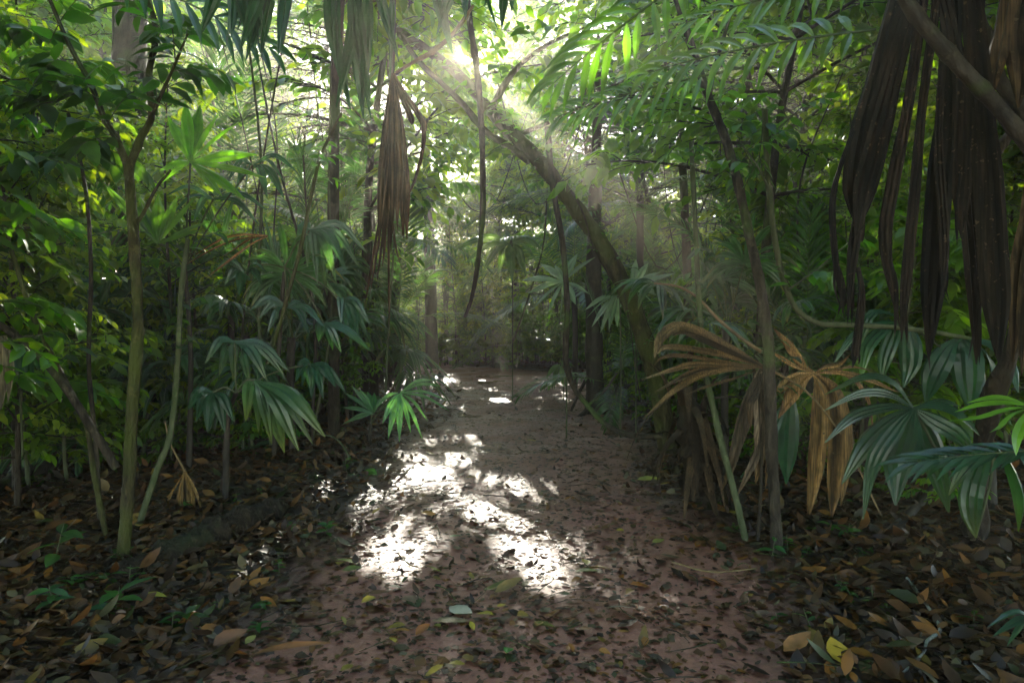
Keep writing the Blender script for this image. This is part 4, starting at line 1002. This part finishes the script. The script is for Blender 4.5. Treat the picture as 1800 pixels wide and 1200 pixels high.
for lab, p0, p1, d0, d1, L, np_, ll, lw, col, dr in [
        ("feather palm frond with broad hanging leaflets in the upper right", (1540, 52), (1185, 95), 3.1, 3.4, 1.05, 13, .25, .022, (.075, .17, .015), .35),
        ("light green feather palm frond slanting down to the left at the top of the picture", (1250, -70), (985, 120), 3.3, 3.5, .95, 12, .3, .022, (.085, .18, .02), .3),
        ("feather palm frond with narrow leaflets below the broad one in the upper right", (1310, 118), (985, 185), 3.9, 4.2, 1.1, 15, .3, .016, (.05, .13, .03), .25),
        ("feather palm frond crossing the top edge above the broad hanging leaflets", (1560, -50), (1215, 20), 3.4, 3.7, 1.0, 14, .26, .018, (.08, .18, .015), .25),
        ("dark broad palm frond reaching in at the top left above the young tree", (180, -60), (420, 40), 3.6, 3.9, .9, 11, .28, .024, (.03, .09, .02), .4)]:
    b0 = P(p0[0], p0[1], d0); t = thing("overhanging_palm_frond", b0, lab, "frond"); mb = MB()
    pinnate(mb, b0, P(p1[0], p1[1], d1) - b0, (0, -.85, .5), L, np_, ll, lw, dr, col, ldroop=2.6, stalk=.06, ang=74, rr=.007); mb.build("frond", M["palm"], t, smooth=False)

# --- bare stems in the thicket
for i in range(44):
    y = random.uniform(7, 17); x = random.uniform(.22, .72) * y * random.choice([-1, 1]) + .2
    side = "left" if x < 0 else "right"; z = float(T(x, y)); h = random.uniform(3, 7); r = random.uniform(.008, .022)
    t = thing("slender_tree", (x, y, z), f"thin bare upright stem among the leaves deep in the thicket {side} of the path", "tree", f"thin bare stems in the thicket {side} of the path")
    mb = MB(); a, l = random.uniform(0, 6.28), random.uniform(0, .22) * h
    tube(mb, [(x, y, z - .05), (x + l * .25 * math.cos(a) + random.gauss(0, .08), y + .25 * l * math.sin(a), z + h * .35), (x + l * .6 * math.cos(a) + random.gauss(0, .12), y + l * .6 * math.sin(a), z + h * .7), (x + l * math.cos(a), y + l * math.sin(a), z + h)], [r * 1.2, r, r * .8, r * .5], (1, 1, 1), n=16, sides=6, rough=.05)
    mb.build("stem", M[random.choice(["bark", "dark", "stem"])], t)
for i in range(9):
    y = random.uniform(9, 16); x = random.uniform(-.5, .6) * y; z0 = random.uniform(5, 7)
    if abs(x - path_x(y)) < 1: x += 2
    t = thing("liana", (x, y, z0), "thin dangling liana looping through the trees of the thicket", "liana", "thin lianas looping through the thicket")
    mb = MB(); dx = random.uniform(1, 2.5) * random.choice([-1, 1])
    tube(mb, [(x, y, z0), (x + dx * .2, y, z0 - random.uniform(1.5, 3)), (x + dx * .6, y + .3, z0 - random.uniform(2.5, 4)), (x + dx, y + .4, z0 - random.uniform(.5, 1.5))], .012, (1, 1, 1), n=18, sides=5, rough=.06); mb.build("vine", M["bark"], t)

# --- low shrubs at the feet of the palms
for px, py, k, sc, side in [(300, 815, 6, .5, "left"), (352, 785, 6, .6, "left"), (425, 800, 6, .5, "left"), (482, 762, 6, .6, "left"), (530, 735, 6, .6, "left"), (575, 722, 6, .6, "left"), (120, 850, 6, .6, "left"), (55, 830, 6, .7, "left"), (600, 705, 2, .5, "left"), (395, 760, 2, .45, "left"),
                            (1262, 770, 6, .5, "right"), (1150, 748, 6, .5, "right"), (1185, 730, 6, .6, "right"), (1105, 722, 6, .5, "right"), (1330, 800, 6, .5, "right"), (1450, 840, 6, .5, "right"), (1580, 860, 6, .45, "right"), (1660, 900, 6, .4, "right"), (1080, 700, 2, .5, "right"), (1230, 720, 2, .6, "right")]:
    g = G(px, py)
    grow("shrub", ("stem", "crown"), sap[k], g[0], g[1], random.uniform(0, 6.28), sc * 1.5, f"knee-high leafy shrub at the feet of the palms {side} of the path", "shrub", f"knee-high shrubs at the feet of the palms on the {side}")
# --- seedlings and fallen leaves
def seedling(px, py, lab, group, n, leaf, h, pal):
    b = G(px, py); t = thing("seedling", b, lab, "seedling", group)
    st, lf = MB(), MB(); q, _ = bend(b, (rng.normal(0, .25), rng.normal(0, .25), 1), (1, 0, 0), h, 6, .2)
    tube(st, q, [.004, .002], (1, 1, 1), n=6, sides=4); st.build("stem", M["stem"], t)
    a = np.arange(n) * 2.4 + rng.uniform(0, 6); z = np.linspace(.35, 1, n); ii = np.minimum((z * 5).astype(int), 4)
    L = leaf * rng.uniform(.7, 1.2, n)
    leaves(lf, q[ii], np.stack([np.cos(a), np.sin(a), rng.uniform(-.1, .5, n)], -1), np.stack([rng.normal(0, .2, n), rng.normal(0, .2, n), np.ones(n)], -1), L, L * .24, np.asarray(pal)[rng.integers(len(pal), size=n)], 5, .2, .25)
    lf.build("leaves", M["leaf"], t)
for px, py, lab, n, lf, h in [(90, 1010, "pale green seedling with lance leaves in deep shade at the lower left", 6, .16, .28), (200, 1090, "seedling with heart shaped leaves below the young tree's foot", 6, .15, .16), (95, 1075, "dark leafy seedling at the lower left below the pale one", 9, .1, .14), (290, 800, "bluish green seedling between the young tree and the low drooping palm", 16, .13, .42), (1385, 975, "small leafy seedling at the foot of the slender tree", 9, .06, .12), (1415, 985, "low sprout right of the slender tree's foot", 8, .05, .09)]:
    seedling(px, py, lab, None, n, lf, h, [(.05, .15, .04), (.04, .12, .05)])
for i in range(90):
    side = random.choice(["left", "right"]); py = 690 + 430 * random.random() ** 1.5; k = (py - 560) / 640
    px = 900 + (-1 if side == "left" else 1) * (330 * k + 130 + random.random() * 420 * (k + .25))
    if px < 0 or px > 1800: continue
    seedling(px, py, f"tiny green seedling sprouting from the leaf litter on the {side} of the path", f"tiny seedlings in the litter on the {side} of the path", random.randint(4, 8), random.uniform(.04, .09), random.uniform(.04, .14), [(.03, .1, .03), (.04, .12, .03)])


def fallen(px, py, lab, L, w, col, a, group=None):
    b = G(px, py); mb = MB(); z = np.array([0, 0, .028])
    leaves(mb, [b + z], [(math.cos(a), math.sin(a), rng.uniform(-.05, .25))], [(rng.normal(0, .2), rng.normal(0, .2), 1)], L, w, col, 5, rng.uniform(-.1, .45), rng.uniform(-.15, .3))
    me = mb.mesh("fallen_leaf", M["litter"], b); o = bpy.data.objects.new("fallen_leaf", me); C.objects.link(o); o.location = tuple(b)
    tag(o, lab, "fallen leaf", group)
YL, OR, RD, GR, PL = (.42, .3, .03), (.42, .17, .03), (.3, .06, .03), (.07, .2, .04), (.32, .3, .24)
for px, py, L, w, col, a, lab in [
        (720, 972, .16, .028, OR, 2.9, "orange narrow leaf lying on the white sunlit patch at the left of the path"), (868, 1090, .09, .026, YL, 2.9, "small yellow leaf on the mud near the bottom of the path"), (873, 1074, .05, .016, YL, .3, "tiny yellow leaf just above the small yellow one on the mud"),
        (790, 1075, .16, .045, PL, -.7, "pale grey skeletal leaf left of the small yellow leaf on the mud"), (885, 1012, .06, .02, RD, .5, "small red leaf in the middle of the path below the sun patches"), (870, 1050, .19, .04, (.2, .13, .04), .6, "olive brown leaf standing on the mud in mid path"),
        (850, 1045, .15, .03, OLV, .4, "olive green leaf just left of the olive brown one in mid path"), (925, 1135, .2, .04, (.13, .07, .03), -.6, "large brown leaf flat on the mud at the bottom of the path"), (1030, 1000, .1, .03, (.4, .28, .1), 1.5, "tan leaf standing on edge to the right of the path"),
        (1010, 1012, .14, .03, OLV, 0, "green brown leaf lying below the tan leaf"), (1108, 1035, .13, .035, OR, .3, "bright orange leaf in the litter right of the path"), (1065, 1078, .16, .04, PL, .1, "silvery pale leaf in the litter right of the path"),
        (890, 1158, .06, .024, GR, 1.2, "small bright green leaf near the bottom edge of the path"), (705, 1062, .17, .045, (.18, .11, .07), .5, "broad grey brown leaf flat at the lower left of the path"), (760, 1100, .2, .04, (.2, .15, .08), .2, "long tan brown leaf low in mid path"),
        (790, 950, .1, .026, GR, .6, "green leaf lying between the two white sun patches"), (740, 908, .13, .035, OR, 0, "orange brown leaf above the left white sun patch"), (925, 777, .14, .04, YL, 0, "yellow brown leaf lying far up the middle of the path"),
        (1120, 848, .22, .05, (.3, .3, .06), .1, "yellow green leaf pair on the right edge of the path beside the stump"), (1160, 857, .13, .04, YL, .2, "yellow leaf in the litter left of the rotten stump"), (1280, 905, .12, .03, YL, 0, "yellow leaf in the litter between the stump and the slender tree"),
        (1490, 1182, .19, .055, YL, 1.5, "large mustard yellow leaf at the bottom right"), (1378, 1155, .18, .045, (.3, .15, .04), .5, "orange brown leaf left of the large mustard one"), (1230, 1022, .16, .04, OR, -.4, "orange leaf curled in the litter at the foot of the slender tree"),
        (240, 1055, .22, .035, (.3, .27, .04), -.4, "long yellow green leaf in the dark at the lower left below the young tree"), (510, 838, .14, .03, YL, .1, "yellow leaf on the litter at the left below the low drooping palm"), (525, 942, .12, .04, (.3, .3, .05), .7, "yellow green leaf in the litter right of the log"),
        (445, 1160, .35, .03, (.22, .09, .03), 0, "long reddish brown leaf lying at the bottom left"), (375, 1145, .17, .06, (.16, .07, .03), .9, "broad rust coloured leaf left of the long reddish one"), (602, 1010, .11, .035, OLV, .3, "olive leaf at the left margin of the white sun patch"),
        (635, 1068, .08, .03, YL, .4, "little yellow leaf at the lower left of the mud"), (590, 992, .16, .03, (.25, .26, .06), 0, "long yellow green leaf left of the white sun patch"), (1075, 1010, .2, .035, (.25, .12, .04), 2.6, "rusty brown curled leaf right of the tan leaf"), (1420, 1010, .12, .03, OR, .2, "orange brown leaf in shade right of the slender tree")]:
    fallen(px, py, lab, L, w, col, a)
for i in range(70):
    py = 780 + 400 * random.random(); k = (py - 560) / 640; px = 900 + random.gauss(0, 500) * (k + .15)
    if not 0 < px < 1800: continue
    fallen(px, py, "small faded yellow leaf lying among the brown ones on the forest floor", random.uniform(.05, .11), random.uniform(.014, .03), np.array(random.choice([YL, OR, (.25, .22, .05), (.3, .18, .05)])) * random.uniform(.5, .9), random.uniform(0, 6.28), "faded yellow leaves scattered over the forest floor")
for lab, pts, r in [("pale crooked twig lying on the litter at the lower right", [(1594, 1030), (1612, 1055), (1640, 1095), (1652, 1125), (1630, 1142), (1622, 1165), (1588, 1200)], .008), ("thin straight dry twig on the dark floor above the crooked one", [(1668, 978), (1710, 1018), (1756, 1062)], .005), ("thin brown twig at the right edge of the path", [(1180, 1000), (1250, 1018), (1330, 1012)], .006), ("dark twig lying on the mud below the tan brown leaf", [(700, 985), (720, 1005), (735, 1010)], .004)]:
    q = np.array([G(*p) for p in pts]) + (0, 0, .045); t = thing("twig", q[0], lab, "twig"); mb = MB(); tube(mb, q, [r, r * 1.1, r * .6], (1, 1, 1), n=20, sides=6, rough=.08); mb.build("wood", M["pale" if r > .007 else "tan"], t)
#HEROES_END

# ------------------------------------------------------------------ haze
hm, N, Lk = mat_new("forest_haze")
N.remove(N["Principled BSDF"])
pv = N.new("ShaderNodeVolumePrincipled")
pv.inputs["Color"].default_value = (1, .96, .78, 1); pv.inputs["Density"].default_value = HAZE_DENSITY; pv.inputs["Anisotropy"].default_value = .72
Lk.new(pv.outputs[0], N["Material Output"].inputs["Volume"])
hb = MB()
x0, x1, y0, y1, z0, z1 = -62, 62, -27, 97, -2, 19
hb.add([(x0, y0, z0), (x1, y0, z0), (x1, y1, z0), (x0, y1, z0), (x0, y0, z1), (x1, y0, z1), (x1, y1, z1), (x0, y1, z1)],
       [(0, 3, 2, 1), (4, 5, 6, 7), (0, 1, 5, 4), (1, 2, 6, 5), (2, 3, 7, 6), (3, 0, 4, 7)], (1, 1, 1))
tag(hb.build("haze", hm, smooth=False), "pale sunlit haze hanging in the forest air", "haze", kind="stuff")
